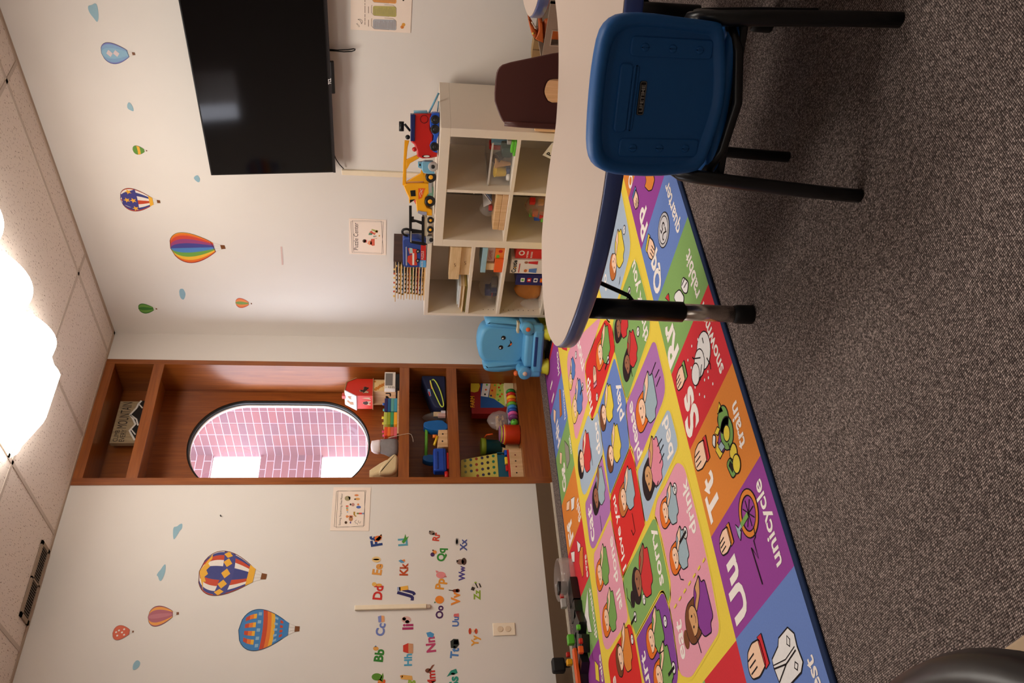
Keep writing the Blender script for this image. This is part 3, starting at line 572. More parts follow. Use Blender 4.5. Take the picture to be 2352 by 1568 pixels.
def zpx(o, s): return lambda pts: [(o[0]+x/s, o[1]+y/s) for x, y in pts]
Z1, ZL = zpx((0, 0), 1.96), zpx((200, 1200), 4.2615)
for side, pts, lab in (('R', Z1([(394,25),(412,24),(430,12),(440,30),(445,80),(438,103),(425,85),(400,55)]), 'largest pale blue cloud decal on the television wall, above the light blue balloon'), ('R', Z1([(572,470),(580,458),(592,470),(600,485),(603,502),(590,498),(573,488)]), 'small blue cloud decal between the pale blue and the tiny green balloons'),
   ('R', [(444,407),(453,401),(457,406),(460,412),(457,420),(448,414)], 'small blue cloud decal at the corner of the television'), ('R', [(411,664),(420,662),(424,668),(427,676),(422,690),(413,683)], 'blue cloud decal between the rainbow and dark green balloons'),
   ('L', ZL([(840,75),(848,40),(880,38),(905,15),(935,5),(930,60),(905,80),(890,110),(855,163),(843,160)]), 'blue cloud decal on the window wall nearest the bookcase'), ('L', ZL([(678,515),(700,480),(720,460),(745,420),(770,400),(768,470),(755,515),(725,573),(705,565),(695,525)]), 'spiky blue cloud decal between the diamond and purple balloons'),
   ('L', ZL([(445,1440),(450,1380),(490,1338),(525,1365),(510,1410),(470,1440)]), 'blue green cloud decal beneath the dotted orange balloon')):
    A = Art(MR if side == 'R' else ML, .0003); A.fill(smooth2([(wr if side == 'R' else wl)(*p) for p in pts], 2), vm((142, 178, 192)), 1); A.build('cloud_decal', label=lab, cat='wall decal', group='cloud decals')
# alphabet decals
ZA_ = zpx((780, 1190), 4.148)
def E_(x, y, rx, ry): return ('e', x, y, rx, ry)
ALPHA = [('Aa', (375,1700), (385,1535), (222,96,46), 'alligator', [(E_(355,1510,50,35),(92,142,46)), ([(380,1540),(412,1470),(418,1500),(410,1560)],(92,142,46)), (E_(385,1550,20,18),(226,140,60))]),
 ('Bb', (367,1365), (385,1245), (52,128,48), 'bird', [(E_(345,1240,26,20),(222,160,80)), ([(330,1225),(345,1208),(355,1225)],(120,150,190))]),
 ('Cc', (380,1120), (400,998), (112,128,190), 'cupcake', [([(370,990),(365,935),(395,925),(398,990)],(130,140,196)), ([(398,990),(398,925),(425,930),(428,985)],(226,160,110))]),
 ('Dd', (357,775), (375,640), (204,50,44), 'duck', [(E_(330,628,22,20),(230,180,90)), (E_(375,635,28,14),(228,160,70))]),
 ('Ee', (352,538), (370,432), (224,154,72), 'egg carton', [(E_(350,392,42,28),(232,196,130)), (E_(350,392,30,8),(222,168,90))]),
 ('Ff', (355,264), (340,165), (44,66,124), 'fox', [(E_(365,190,34,24),(226,110,40)), ([(330,225),(345,200),(385,160),(400,150),(402,180),(370,220)],(226,110,40)), (E_(395,160,8,10),(240,222,200))]),
 ('Gg', (650,1650), (670,1535), (150,180,60), 'giraffe', [([(580,1530),(600,1490),(690,1500),(695,1540),(620,1535)],(226,170,90)), (E_(590,1505,14,12),(222,150,70))]),
 ('Hh', (652,1405), (652,1290), (84,166,200), 'house', [([(605,1270),(605,1210),(655,1187),(655,1285)],(206,60,44)), ([(655,1285),(655,1190),(700,1195),(700,1285)],(206,150,110))]),
 ('Ii', (650,1060), (650,1005), (170,50,100), 'ice cream', [(E_(635,965,46,32),(214,170,160)), (E_(615,958,18,16),(210,140,70)), (E_(645,985,20,16),(110,60,50))]),
 ('Jj', (600,760), (630,672), (52,46,100), 'juice glass', [([(570,690),(565,655),(650,640),(655,680)],(236,176,70)), ([(550,690),(550,655),(580,655),(580,690)],(150,160,200))]),
 ('Kk', (610,545), (615,425), (186,76,36), 'kite', [([(560,405),(585,392),(620,420),(585,425)],(90,150,190)), ([(585,400),(620,390),(625,415)],(226,130,60))]),
 ('Ll', (605,262), (600,192), (90,160,180), 'lizard', [([(590,225),(615,190),(625,150),(635,185),(658,170),(640,205),(610,240)],(76,152,60))]),
 ('Mm', (880,1610), (870,1450), (200,60,50), 'monkey', [(E_(845,1450,30,22),(124,74,56)), ([(835,1470),(880,1400),(905,1390),(880,1430)],(140,80,60))]),
 ('Nn', (875,1275), (860,1130), (190,70,110), 'nest', [([(840,1130),(825,1090),(865,1080),(900,1100),(890,1135)],(80,150,200))]),
 ('Oo', (950,955), (955,830), (76,40,90), 'orange', [(E_(952,775,42,38),(234,136,48)), ([(900,810),(905,790),(918,800)],(60,110,50))]),
 ('Pp', (950,675), (962,572), (226,150,50), 'pig', [(E_(965,540,46,32),(226,140,140)), ([(920,520),(915,495),(945,505)],(222,130,130)), (E_(1010,555,10,8),(222,130,130))]),
 ('Qq', (965,410), (970,285), (56,140,56), 'queen bee', [(E_(885,345,20,20),(80,50,100)), (E_(905,322,20,18),(226,140,70)), (E_(890,305,8,8),(120,80,60))]),
 ('Rr', (915,215), (925,135), (206,70,50), 'raccoon', [(E_(878,138,28,20),(140,118,104)), (E_(860,125,8,8),(60,50,50)), (E_(898,150,16,10),(100,84,76))]),
 ('Ss', (1090,1610), (1085,1505), (50,150,130), 'snake', [([(1020,1510),(1060,1450),(1110,1432),(1125,1470),(1090,1490),(1060,1490)],(46,140,120)), (E_(1080,1480,20,10),(230,180,110))]),
 ('Tt', (1090,1335), (1100,1232), (80,130,190), 'train', [([(1060,1235),(1055,1170),(1085,1148),(1130,1150),(1140,1200),(1110,1240)],(50,56,50)), ([(1085,1200),(1090,1160),(1130,1160),(1130,1200)],(226,170,60)), (E_(1095,1225,12,10),(60,110,60))]),
 ('Uu', (1105,1030), (1105,935), (84,118,184), 'umbrella', [([(1085,935),(1090,910),(1135,905),(1138,940)],(218,110,110))]),
 ('Vv', (1105,830), (1105,702), (230,140,50), 'violin', [(E_(1105,690,30,16),(130,60,36)), (E_(1125,688,20,18),(110,48,30)), ([(1040,680),(1085,684),(1085,692),(1040,688)],(60,40,30))]),
 ('Ww', (1165,595), (1165,452), (80,70,140), 'wolf', [(E_(1150,415,36,26),(140,112,100)), (E_(1185,410,24,34),(76,56,50)), ([(1115,420),(1112,395),(1135,405)],(110,86,76))]),
 ('Xx', (1180,310), (1180,197), (80,90,150), 'x-ray', [(E_(1118,222,20,36),(178,172,168)), (E_(1118,222,10,26),(120,116,120))]),
 ('Yy', (1290,1220), (1290,1112), (230,160,60), 'yo-yo', [(E_(1242,1075,14,30),(198,70,44)), (E_(1300,1075,14,26),(206,80,50)), (E_(1272,1070,22,14),(236,200,170))]),
 ('Zz', (1310,778), (1310,682), (140,170,50), 'zebra', [(E_(1305,640,46,24),(216,206,196)), ([(1250,680),(1262,650),(1290,660),(1280,690)],(60,52,50)), ([(1290,620),(1300,618),(1320,660),(1310,662)],(60,52,50)), ([(1325,620),(1335,618),(1350,655),(1340,658)],(60,52,50)), (E_(1295,612,12,8),(150,180,60))])]
for s, a, b, c, nm, pic in ALPHA:
    A = Art(ML, .0003); (p, q) = (wl(*ZA_([a])[0]), wl(*ZA_([b])[0])); V, Fc, w = glyphs(s, 0, 1, .035); sx = math.hypot(q[0]-p[0], q[1]-p[1])/w
    A.text(s, p, q, vm(c), 1, bold=.035, yoff=-.34*sx)
    for sh, col in pic:
        if sh[0] == 'e': pts = [wl(*v) for v in ZA_(ellipse(sh[1], sh[2], sh[3], sh[4], 16))]
        else: pts = [wl(*v) for v in ZA_(sh)]
        A.fill(pts, vm(col), 2)
    A.build('letter_decal', label='alphabet decal %s with a small %s picture' % (s, nm), cat='wall decal', group='alphabet decals')
# papers
M_PAPER = mat('laminated_paper', (246, 228, 212), .4, noise=.02); M_INK = mat('ink', (70, 56, 50), .6, noise=0); M_INK2 = mat('pale_ink', (150, 128, 112), .6, noise=0)
def paper(side, corners, ):
    A = Art(MR if side == 'R' else ML, .0004); w2 = wr if side == 'R' else wl; A.fill([w2(*p) for p in corners], M_PAPER, 4, base=-.0006); return A, (lambda pts, f: [w2(*p) for p in f(pts)])
ZP = zpx((740, 480), 11.2); A, q = paper('R', ZP([(690,235),(1650,280),(1640,1180),(700,1150)]))
for L_ in ([(740,310),(1570,325),(1535,1150),(775,1110)], [(780,285),(1520,300),(1575,1130),(815,1090)]): A.line(q(L_, ZP), .0022, M_INK, 5, True)
a, b = q([(925,1045), (925,350)], ZP); A.text('Puzzle Center', a, b, M_INK, 5)
for pts, c in (([(1160,1060-180),(1200,800),(1270,820),(1280,900),(1220,920)],(236,150,110)), ([(1260,760),(1350,760),(1350,930),(1290,940),(1230,890)],(214,100,76)), (ellipse(1120,820,40,40),(222,120,110)), (ellipse(1085,815,46,46),(84,66,56)), ([(1190,660),(1210,600),(1300,620),(1280,660)],(96,140,112)), ([(1215,590),(1260,550),(1330,600),(1380,620),(1350,660)],(216,100,80)), ([(1270,540),(1275,505),(1430,545),(1420,600)],(170,172,96)), ([(1340,600),(1390,545),(1445,550),(1420,610)],(212,150,80)), ([(1310,680),(1400,680),(1400,700),(1320,720)],(150,160,150)), ([(1450,700),(1455,660),(1490,665),(1485,700)],(224,160,90)), ([(1320,740),(1420,740),(1400,760)],(228,160,110))): A.fill(q(pts, ZP), vm(c), 5)
A.build('poster', label='white Puzzle Center sign above the stacked wooden puzzles', cat='poster')
ZS = zpx((740, 1090), 10.456); A, q = paper('L', ZS([(275,300),(1170,310),(1120,1350),(190,1340)]))
for L_ in ([(345,400),(1050,380),(985,1250),(290,1250)], [(380,385),(1025,400),(1015,1225),(335,1275)]): A.line(q(L_, ZS), .0022, M_INK, 5, True)
a, b = q([(440,1215), (495,450)], ZS); A.text('Sorting, Sequencing, Fine Motor', a, b, M_INK, 5)
for pts, c in ((ellipse(610,570,70,60),(168,156,120)), ([(620,530),(690,530),(660,620)],(206,190,160)), (ellipse(825,495,50,25),(222,140,90)), (ellipse(850,585,60,30),(228,170,100)), (ellipse(790,590,22,18),(90,70,50)), ([(570,740),(630,740),(630,775),(570,775)],(216,96,64)), ([(575,790),(625,790),(625,815),(575,815)],(96,140,84)), ([(580,825),(625,830),(625,870),(580,865)],(230,160,80)), (ellipse(608,895,16,14),(110,140,180)), (ellipse(740,720,40,40),(190,140,130)), (ellipse(680,715,20,26),(70,60,56)), (ellipse(875,780,56,34),(84,108,176)), (ellipse(865,715,26,24),(226,140,80)), ([(750,890),(795,890),(790,970),(835,1000),(790,1010),(750,960)],(180,140,60)), ([(830,915),(880,915),(880,950),(830,950)],(120,140,70)), ([(880,915),(955,915),(955,950),(880,950)],(214,70,60)), ([(955,915),(1005,915),(1005,950),(955,950)],(130,150,190)), (ellipse(600,1005,34,32),(224,140,80)), (ellipse(690,1060,50,60),(190,132,90)), (ellipse(690,1000,60,26),(226,150,120)), (ellipse(570,1150,32,34),(84,60,40)), (ellipse(680,1150,18,26),(110,90,150))): A.fill(q(pts, ZS), vm(c), 5)
A.line(q([(850,1200),(850,1175),(800,1160),(785,1120),(830,1085)], ZS), .002, M_INK, 5); A.line(q([(870,1100),(875,1150),(910,1165),(925,1120)], ZS), .002, M_INK, 5)
A.build('poster', label='white Sorting, Sequencing, Fine Motor sign beside the bookcase', cat='poster')
ZM = zpx((800, 0), 14.7); A, q = paper('R', ZM([(80,990),(2100,1110),(2200,-1300),(80,-1450)]))
for k, c in enumerate(((176, 176, 180), (186, 176, 104), (230, 158, 84))):
    o = -450*k; R = round_poly([(830,640+o),(1620,660+o),(1625,1020+o),(830,960+o)], 70)
    A.fill(q(R, ZM), vm(c), 5); A.line(q([(800,610+o),(775,680+o),(775,860+o),(870,965+o),(1380,1000+o)], ZM), .0016, M_INK2, 6); A.line(q([(1220,600+o),(1520,620+o),(1615,720+o),(1615,880+o)], ZM), .0016, M_INK2, 6)
    for j in range(14): A.line(q([(880+j*52, 920+o+j*4), (880+j*52, 720+o+random.randint(-40, 60))], ZM), .0012, M_INK2, 6)
    A.line(q([(680,890+o),(680,660+o)], ZM), .003, M_INK2, 5)
for s0, s1 in ((830, 740), (720, 590), (570, 470), (430, 190), (160, 100), (60, -40), (-80, -300)): A.line(q([(562,s0),(562,s1)], ZM), .003, M_INK2, 5)
a, b = q([(395,880), (285,770)], ZM); A.text('Cozy', a, b, M_INK, 5); A.line(q([(320,645),(400,640),(470,690),(475,740),(445,800)], ZM), .0018, M_INK, 5); A.line(q([(320,645),(390,680),(430,740),(445,800)], ZM), .0018, M_INK, 5)
A.fill(q(ellipse(1865,825,60,58), ZM), vm((222,160,70)), 5); A.fill(q(ellipse(1820,905,60,58), ZM), vm((222,140,66)), 5.5); A.fill(q(ellipse(1835,905,14,14), ZM), vm((170,90,40)), 6); A.fill(q(ellipse(1860,5,30,26), ZM), vm((60,50,44)), 5)
A.build('poster', label='cream wall chart with blue, green and orange rounded boxes under the television', cat='poster')
# cable covers, outlet, nail, tape mark
M_COVER = mat('cream_plastic', (240, 224, 196), .45)
MB(M_COVER).box((1.427, -.014, .60), (1.460, 0, 1.306), .003).build('cable_cover', label='long cream cable cover strip on the wall under the television corner', cat='cable cover')
cc = thing('cable_cover', 'short cream cable cover strip between the alphabet decals', 'cable cover', (.007, -1.958, .777))
MB(M_COVER).box((0, -1.972, .79), (.016, -1.946, 1.182), .003).build('channel', cc); MB(mat('grey_clip', (190, 170, 150), .5)).box((0, -1.970, .768), (.012, -1.948, .79), .002).build('end_cap', cc)
ot = thing('power_outlet', 'cream double power outlet low on the wall below the alphabet decals', 'outlet', (.003, -2.097, .304))
MB(mat('outlet_plate', (246, 230, 206), .4)).box((0, -2.134, .304), (.006, -2.062, .428), .003).build('cover_plate', ot)
for z in (.345, .388):
    MB(mat('outlet_face', (226, 204, 176), .5)).lathe((.006, -2.098, z), [(.0165, 0), (.0165, .0015), (.015, .0022)], axis='x').build('socket', ot)
P = hx(507, 1185, 0); MB(M_BLACK).cyl((0, P.y, P.z), (.012, P.y, P.z), .0035, n=8).build('nail', label='tiny dark nail in the wall beside the bookcase', cat='nail')
A = Art(MR); A.fill([wr(*p) for p in ((644,566), (648,566), (651,608), (647,608))], vm((214, 186, 178)), 1); A.build('tape_scrap', label='thin faded tape scrap on the wall under the rainbow balloon', cat='tape')
# ------------------------------------------------------------------ television
tn = Vector((0, -1, -.11)).normalized(); tp0 = Vector((1.45, -.075, 1.345))
TL, BL, BR = (hpl(*a, tp0, tn) for a in ((485, 404), (771, 396), (757, 0)))
ex = Vector((1, 0, 0)); ey = (TL-BL); Ht = ey.length; ey = tn.cross(ex); ey = ey if ey.z > 0 else -ey
TM = frame(BL, ex, ey, tn); Wd = 1.215
tv = thing('television', 'large black flat television mounted on the pale wall', 'television', (BL.x+Wd/2, -.06, BL.z-.03))
MB(mat('tv_bezel', (14, 13, 14), .3, noise=0), TM).box((0, 0, -.018), (Wd, Ht, .0), .003).box((.15, .06, -.05), (Wd-.15, Ht*.6, -.018), .01).build('housing', tv)
MB(mat('tv_screen', (6, 4, 5), .07, noise=0, spec=.3), TM).box((.008, .018, -.004), (Wd-.008, Ht-.008, .0006)).build('screen', tv)
q = MB(mat('tv_trim', (40, 36, 38), .3, noise=0), TM).box((0, 0, 0), (Wd, .012, .0015)); q.build('trim_bar', tv)
lx = (TM.inverted() @ hpl(757, 186, tp0, tn)).x; q = MB(M_BLACK, TM).box((lx-.075, -.018, -.012), (lx+.11, .002, .002), .004); q.build('sensor_bar', tv)
A = Art(TM @ Matrix.Translation((0, 0, .002)), .0004); A.text('TCL', (lx-.018, .001), (lx+.018, .001), mat('logo_white', (230, 226, 224), .5, noise=0), 2, bold=.04); A.build('logo', tv)
MB(mat('mount_steel', (40, 40, 42), .4)).box((1.8, -.05, 1.45), (2.3, 0, 1.85)).build('wall_bracket', tv)
def pr(x, y, d=-.02): return hy(x, y, d)
MB(M_BLACK).tube([pr(754,116), pr(770,117), pr(790,119), pr(808,118), pr(815,115.5), pr(816,113), pr(812,112), pr(800,114), pr(775,115), pr(754,113.5)], .003).build('cord', tv, label='short hanging loop of black cord')
MB(M_BLACK).tube([pr(766,352,-.03), pr(772,366), pr(780,378), pr(789,387,-.012)], .003).build('cord', tv, label='black cord running into the cable cover')
# ------------------------------------------------------------------ shelving units on the television wall
EX0, EY0, EW = 1.2939, -.4284, .788
M_SHW = mat('white_laminate', (226, 212, 194), .4, noise=.02)
cs = thing('cube_shelf', 'cream white cube shelf with square compartments under the television', 'shelf', (EX0+EW/2, EY0+.195, 0))
T_ = .05
MB(M_SHW).box((EX0, EY0, EW-T_), (EX0+EW, EY0+.39, EW), .0015).build('top_panel', cs)
MB(M_SHW).box((EX0, EY0, 0), (EX0+EW, EY0+.39, T_), .0015).build('bottom_panel', cs)
for a in (EX0, EX0+EW-T_): MB(M_SHW).box((a, EY0, T_), (a+T_, EY0+.39, EW-T_), .0015).build('side_panel', cs)
CZ = EW-T_-.335-.009
MB(M_SHW).box((EX0+T_, EY0+.001, CZ-.009), (EX0+EW-T_, EY0+.39, CZ+.009)).build('shelf', cs)
for z0, z1 in ((T_, CZ-.009), (CZ+.009, EW-T_)): MB(M_SHW).box((EX0+EW/2-.009, EY0+.002, z0), (EX0+EW/2+.009, EY0+.39, z1)).build('divider', cs)
SX0, SX1, SY, SZ = .588, 1.286, -.31, .815
ss = thing('open_shelf', 'lower white open shelf with stacked puzzles on top, between cube shelf and toy armchair', 'shelf', ((SX0+SX1)/2, SY+.15, 0))
t = .020
MB(M_SHW).box((SX0, SY, SZ-.025), (SX1, -.008, SZ), .001).build('top_panel', ss)
q = MB(M_SHW).box((SX0, SY, 0), (SX0+t, -.008, SZ-.025), .001).use(mat('peg_hole', (70, 50, 40), .6, noise=0))
for k in range(11): q.cyl((SX0+t-.001, SY+.04, .12+k*.032), (SX0+t+.0012, SY+.04, .12+k*.032), .0026, n=8)
q.build('side_panel', ss)
MB(M_SHW).box((SX1-t, SY, 0), (SX1, -.008, SZ-.025), .001).build('side_panel', ss)
MB(M_SHW).box((SX0+t, -.016, 0), (SX1-t, -.009, SZ-.025)).build('back_panel', ss)
S1, S2, S3 = .547, .350, .07
for z in (S1, S2, S3): MB(M_SHW).box((SX0+t, SY+.004, z-t/2), (SX1-t, -.016, z+t/2), .001).build('shelf', ss)
# ------------------------------------------------------------------ horseshoe table
TZ, TT = .53, .042
top_px = [(1434,25),(1394,399),(1372,528),(1352,621),(1330,699),(1306,764),(1295,788),(1282,800),(1273,794),(1261,773),(1252,734),(1246,666),(1244,585),(1245,528),(1255,435),(1265,360),(1276,300),(1280,249),(1282.7,191),(1283.6,115),(1281.7,57),(1275,0)]
out = [tuple(hz(*q, TZ))[:2] for q in top_px]+[(3.36,-1.40),(3.32,-1.29)]+[tuple(hz(*q, TZ))[:2] for q in ((1236,0),(1232,17),(1222,40),(1213,41),(1204,15),(1201,0))]+[(3.0,-.72),(3.08,-.62),(3.25,-.55),(3.55,-.58),(3.85,-.75),(4.08,-1.1),(4.16,-1.5),(4.08,-1.95),(3.95,-2.15)]
out = smooth2(out, 2)
tb = thing('horseshoe_table', 'low horseshoe shaped table with beige top and blue rubber edge', 'table', (3.4, -1.9, 0))
MB(mat('blue_edge_band', (62, 78, 128), .28, noise=0, coat=.3)).prism(out, TZ-TT, TZ, r=.006).build('edge_band', tb)
ar = sum(out[i][0]*out[(i+1) % len(out)][1]-out[(i+1) % len(out)][0]*out[i][1] for i in range(len(out))); sg = 1 if ar > 0 else -1
inn = []
for i in range(len(out)):
    tt = (Vector(out[(i+1) % len(out)])-Vector(out[i-1])).normalized(); inn.append(tuple(Vector(out[i])+Vector((-tt.y, tt.x))*.0045*sg))
MB(mat('table_laminate', (198, 178, 164), .42, noise=.015, scale=5)).prism(inn, TZ-.012, TZ+.0012).build('tabletop', tb)
M_LEGB = mat('black_steel', (17, 17, 20), .32, noise=0); M_RUB = mat('black_rubber', (15, 15, 16), .6, noise=0)
M_DCHR = mat('dark_chrome', (205, 194, 184), .26, metal=1, noise=0)
for (x, y) in ((2.923, -2.391), (3.5, -1.85), (3.22, -.82), (3.92, -1.3)):
    lx_ = .012 if x < 3 else 0
    lg = MB(M_LEGB).cyl((x+lx_, y, TZ-TT), (x+.004, y, .205), .0285, n=24).tube([(x+lx_+.03, y+.10, TZ-TT), (x+.035, y+.028, .36), (x+.02, y+.02, .345)], .006).build('leg', tb)
    MB(M_DCHR).cyl((x+.004, y, .205), (x, y, .05), .0235, n=24).build('leg_insert', lg, label='chrome height adjusting insert'); MB(M_RUB).lathe((x, y, 0), [(.022, 0), (.027, .004), (.0265, .045), (.024, .058)]).build('foot', lg)
# ------------------------------------------------------------------ blue child chair seen from behind
RLF, RRF = Vector((3.504, -2.57, 0)), Vector((3.824, -2.411, 0)); CX = (RRF-RLF).normalized(); CY = Vector((-CX.y, CX.x, 0)); C0 = (RLF+RRF)/2
CM = frame(C0, CX, CY, Vector((0, 0, 1)))
M_BLUE = mat('blue_plastic', (22, 92, 160), .48, noise=.05, scale=90, bump=.15)
ch = thing('child_chair', 'blue plastic child chair with black legs, its back to the viewer at the table', 'chair', C0, 'child chairs at the table')
bn = (-CY+Vector((0, 0, -.20))).normalized(); p0 = C0+CY*.02+Vector((0, 0, .34)); bu = (Vector((0, 0, 1))-bn*bn.z).normalized()
BMx = frame(p0, CX, bu, bn)
bo = [(-.140,.020),(-.149,.059),(-.155,.13),(-.152,.209),(-.143,.249),(-.125,.270),(-.095,.280),(-.047,.284),(.019,.286),(.068,.285),(.118,.280),(.142,.266),(.156,.240),(.160,.185),(.155,.103),(.152,.042),(.148,.022),(.085,.004),(.031,-.006),(-.018,-.008),(-.081,.004)]
bo = smooth2(bo, 1)
def inset(P, q):
    n = len(P); ar = sum(P[i][0]*P[(i+1) % n][1]-P[(i+1) % n][0]*P[i][1] for i in range(n)); s = 1 if ar > 0 else -1; o = []
    for i in range(n):
        tt = (Vector(P[(i+1) % n])-Vector(P[i-1])).normalized(); o.append(tuple(Vector(P[i])+Vector((-tt.y, tt.x))*q*s))
    return o
b = MB(M_BLUE, BMx); prof = [(.012, -.028), (.003, -.025), (0, -.018), (0, .004), (.004, .011), (.012, .014), (.018, .012), (.023, .003), (.026, .0)]
b.rings([[(x*(1-q/.155), .139+(y-.139)*(1-q/.147), h) for x, y in bo] for q, h in prof])
sb = b.build('backrest', ch)
r_ = MB(M_BLUE, BMx)
def relief(x0, x1, y0, y1, h, r=.004): 
    f = lambda x: 0
    r_.rings([[(x, y, f(x)-.004) for x, y in rrect(x1-x0, y1-y0, .008, 4, (x0+x1)/2, (y0+y1)/2)], [(x, y, f(x)+h*.6) for x, y in rrect(x1-x0, y1-y0, .008, 4, (x0+x1)/2, (y0+y1)/2)], [(x, y, f(x)+h) for x, y in rrect(x1-x0-.006, y1-y0-.006, .006, 4, (x0+x1)/2, (y0+y1)/2)]])
relief(-.066, .066, .205, .232, .004); relief(-.064, .064, .190, .204, .002); relief(-.115, -.078, .035, .215, .003); relief(.080, .117, .035, .215, .003)
for s in (-1, 1):
    for y in (.06, .12, .18): relief(s*.097-.008, s*.097+.008, y-.004, y+.014, .006)
r_.build('back_ribs', sb)
A = Art(BMx @ Matrix.Translation((0, 0, .0005)), .0006); A.fill(rrect(.066, .0155, .004, 3, .001, .178), M_BLACK, 2, base=0); A.line(rrect(.063, .0125, .003, 3, .001, .178), .0008, mat('badge_grey', (150, 146, 140), .4, noise=0), 3, True); A.text('LIFETIME', (-.025, .1742), (.027, .1742), mat('badge_grey', (150, 146, 140)), 4, h=.0078, bold=.03); A.build('name_badge', sb)
MB(M_BLUE, CM).prism(rrect(.32, .33, .05, 6, 0, .185), .315, .345, r=.01).build('seat', ch)
MB(M_LEGB, CM).tube([(-.165, .045, .345), (-.10, .02, .318), (0, .012, .305), (.10, .02, .318), (.165, .045, .345)], .011).box((-.155, .03, .300), (.155, .34, .316), .004).build('seat_frame', ch)
def oval_leg(mb, pts, a, b): mb.tube(pts, a, 14, b/a)
for s in (-1, 1):
    l = MB(M_LEGB, CM); fx_ = s*.179; tx = s*.158
    oval_leg(l, [(fx_, 0, 0), (fx_-s*.004, .004, .10), (tx+s*.006, .012, .28), (tx, .018, .36), (tx-s*.002, .035, .395), (tx-s*.006, .07, .405), (tx-s*.01, .10, .395)], .0135, .018); l.build('leg', ch)
    l = MB(M_LEGB, CM); oval_leg(l, [(s*.172, .385, 0), (s*.165, .37, .15), (s*.155, .34, .30), (s*.15, .30, .315)], .0125, .016); l.build('leg', ch)
    MB(M_LEGB, CM).tube([(s*.160, .015, .33), (s*.158, .2, .328), (s*.155, .34, .31)], .012).build('side_rail', ch)
# ------------------------------------------------------------------ brown child chair across the table
M_BRN = mat('brown_plastic', (84, 40, 32), .42, noise=.04, scale=80)
bn = Vector((.55, -.83, .12)).normalized(); p0 = Vector((2.97, -1.45, .55)); br = Vector((0, 0, 1)).cross(bn).normalized(); bu = bn.cross(br)
BB = frame(p0, br, bu, bn)
bc2 = thing('child_chair', 'brown plastic child chair with a cut out back, across the table', 'chair', (3.05, -1.6, 0), 'child chairs at the table')
L_ = smooth2([(.155,-.20),(.142,-.085),(.119,.004),(.095,.098),(.079,.116),(.058,.123),(-.021,.125),(-.045,.117),(-.086,.098),(-.099,.084),(-.100,.03),(-.100,-.088),(-.10,-.20),(-.022,-.20),(-.020,-.10),(-.022,-.062),(.0,-.047),(.017,-.043),(.043,-.05),(.053,-.062),(.056,-.10),(.056,-.20)], 1)
b = MB(M_BRN, BB); b.prism(L_, -.012, .006, r=.005); b.tube([(-.098, .085, .004), (-.100, .03, .008), (-.100, -.088, .008), (-.10, -.2, .008)], .010); b.box((-.10, -.235, -.012), (.155, -.195, .006), .005); b.build('backrest', bc2)
ff = Vector((bn.x, bn.y, 0)).normalized(); BM2 = frame(Vector((p0.x, p0.y, 0)), br, Vector((-ff.x, -ff.y, 0)), Vector((0, 0, 1)))
MB(M_BRN, BM2).prism(rrect(.30, .31, .05, 6, .02, -.17), .325, .345, r=.008).build('seat', bc2)
for sx, sy in ((-1, 0), (1, 0), (-1, 1), (1, 1)):
    l = MB(M_CHROME, BM2); x = .02+sx*.12; y = -.05-sy*.24; l.tube([(x+sx*.05, y+(.05 if sy == 0 else -.06), .012), (x, y, .325)], .010, 12); lo = l.build('leg', bc2, label='chrome leg')
    MB(M_RUB, BM2).lathe((x+sx*.05, y+(.05 if sy == 0 else -.06), 0), [(.013, 0), (.014, .012), (.011, .02)]).build('foot', lo)
# ------------------------------------------------------------------ blue toy armchair
FM = frame((.397, -.365, RZ+.003), Vector((.86, .51, 0)).normalized(), Vector((-.51, .86, 0)).normalized(), (0, 0, 1))
M_SKY = mat('sky_blue_plastic', (92, 164, 208), .45, noise=.03); M_LIME = mat('lime_plastic', (206, 206, 52), .45, noise=.03); M_SLOT_SHADE = mat('slot_shade_blue', (26, 62, 122), .5, noise=0)
ta = thing('toy_armchair', 'sky blue toddler armchair with a smiling face and lime feet in the corner', 'toy chair', FM.translation)
b = MB(M_SKY, FM)
def loaf(mb, y0, y1, pts, r): mb.prism(smooth2(pts, 2), y0, y1, frame((0, 0, 0), (1, 0, 0), (0, 0, 1), (0, -1, 0)), r)
loaf(b, -.13, .035, [(-.135,.13),(.135,.13),(.138,.30),(.13,.40),(.09,.44),(0,.455),(-.09,.44),(-.13,.40),(-.138,.30)], .028)
for s in (-1, 1): loaf(b, -.10, .055, [(s*.10,.13),(s*.155,.15),(s*.19,.26),(s*.192,.38),(s*.16,.415),(s*.115,.40)], .03)
bk_ = b.build('backrest', ta)
A = Art(FM @ frame((0, -.0355, 0), (1, 0, 0), (0, 0, 1), (0, -1, 0)), .0006)
for x, z in ((.047, .290), (-.018, .303)):
    A.fill(ellipse(x, z, .0145, .0145), M_BLACK, 2); A.fill(ellipse(x-.004, z+.004, .0055, .0055, 10), mat('eye_white', (235, 235, 232), .4), 3)
sm_ = [(.035,.252),(.022,.243),(.006,.246),(-.013,.262),(-.013,.250),(-.004,.238),(.010,.232),(.025,.240)]
A.fill(sm_, M_BLACK, 2); A.fill([(.006,.246),(-.006,.243),(.002,.234),(.014,.233)], mat('orange_plastic', (232, 104, 44), .45), 3); A.build('face', bk_)
b = MB(M_SKY, FM); b.box((-.145, -.165, .045), (.145, .12, .115), .018, 3).box((-.115, -.150, .10), (.115, .03, .165), .022, 3); b.build('seat', ta)
MB(M_SLOT_SHADE, FM).box((-.10, -.1665, .085), (.10, -.14, .105), .004).build('seat_slot', ta)  # darker strip on the seat front, the recess shade put into its colour
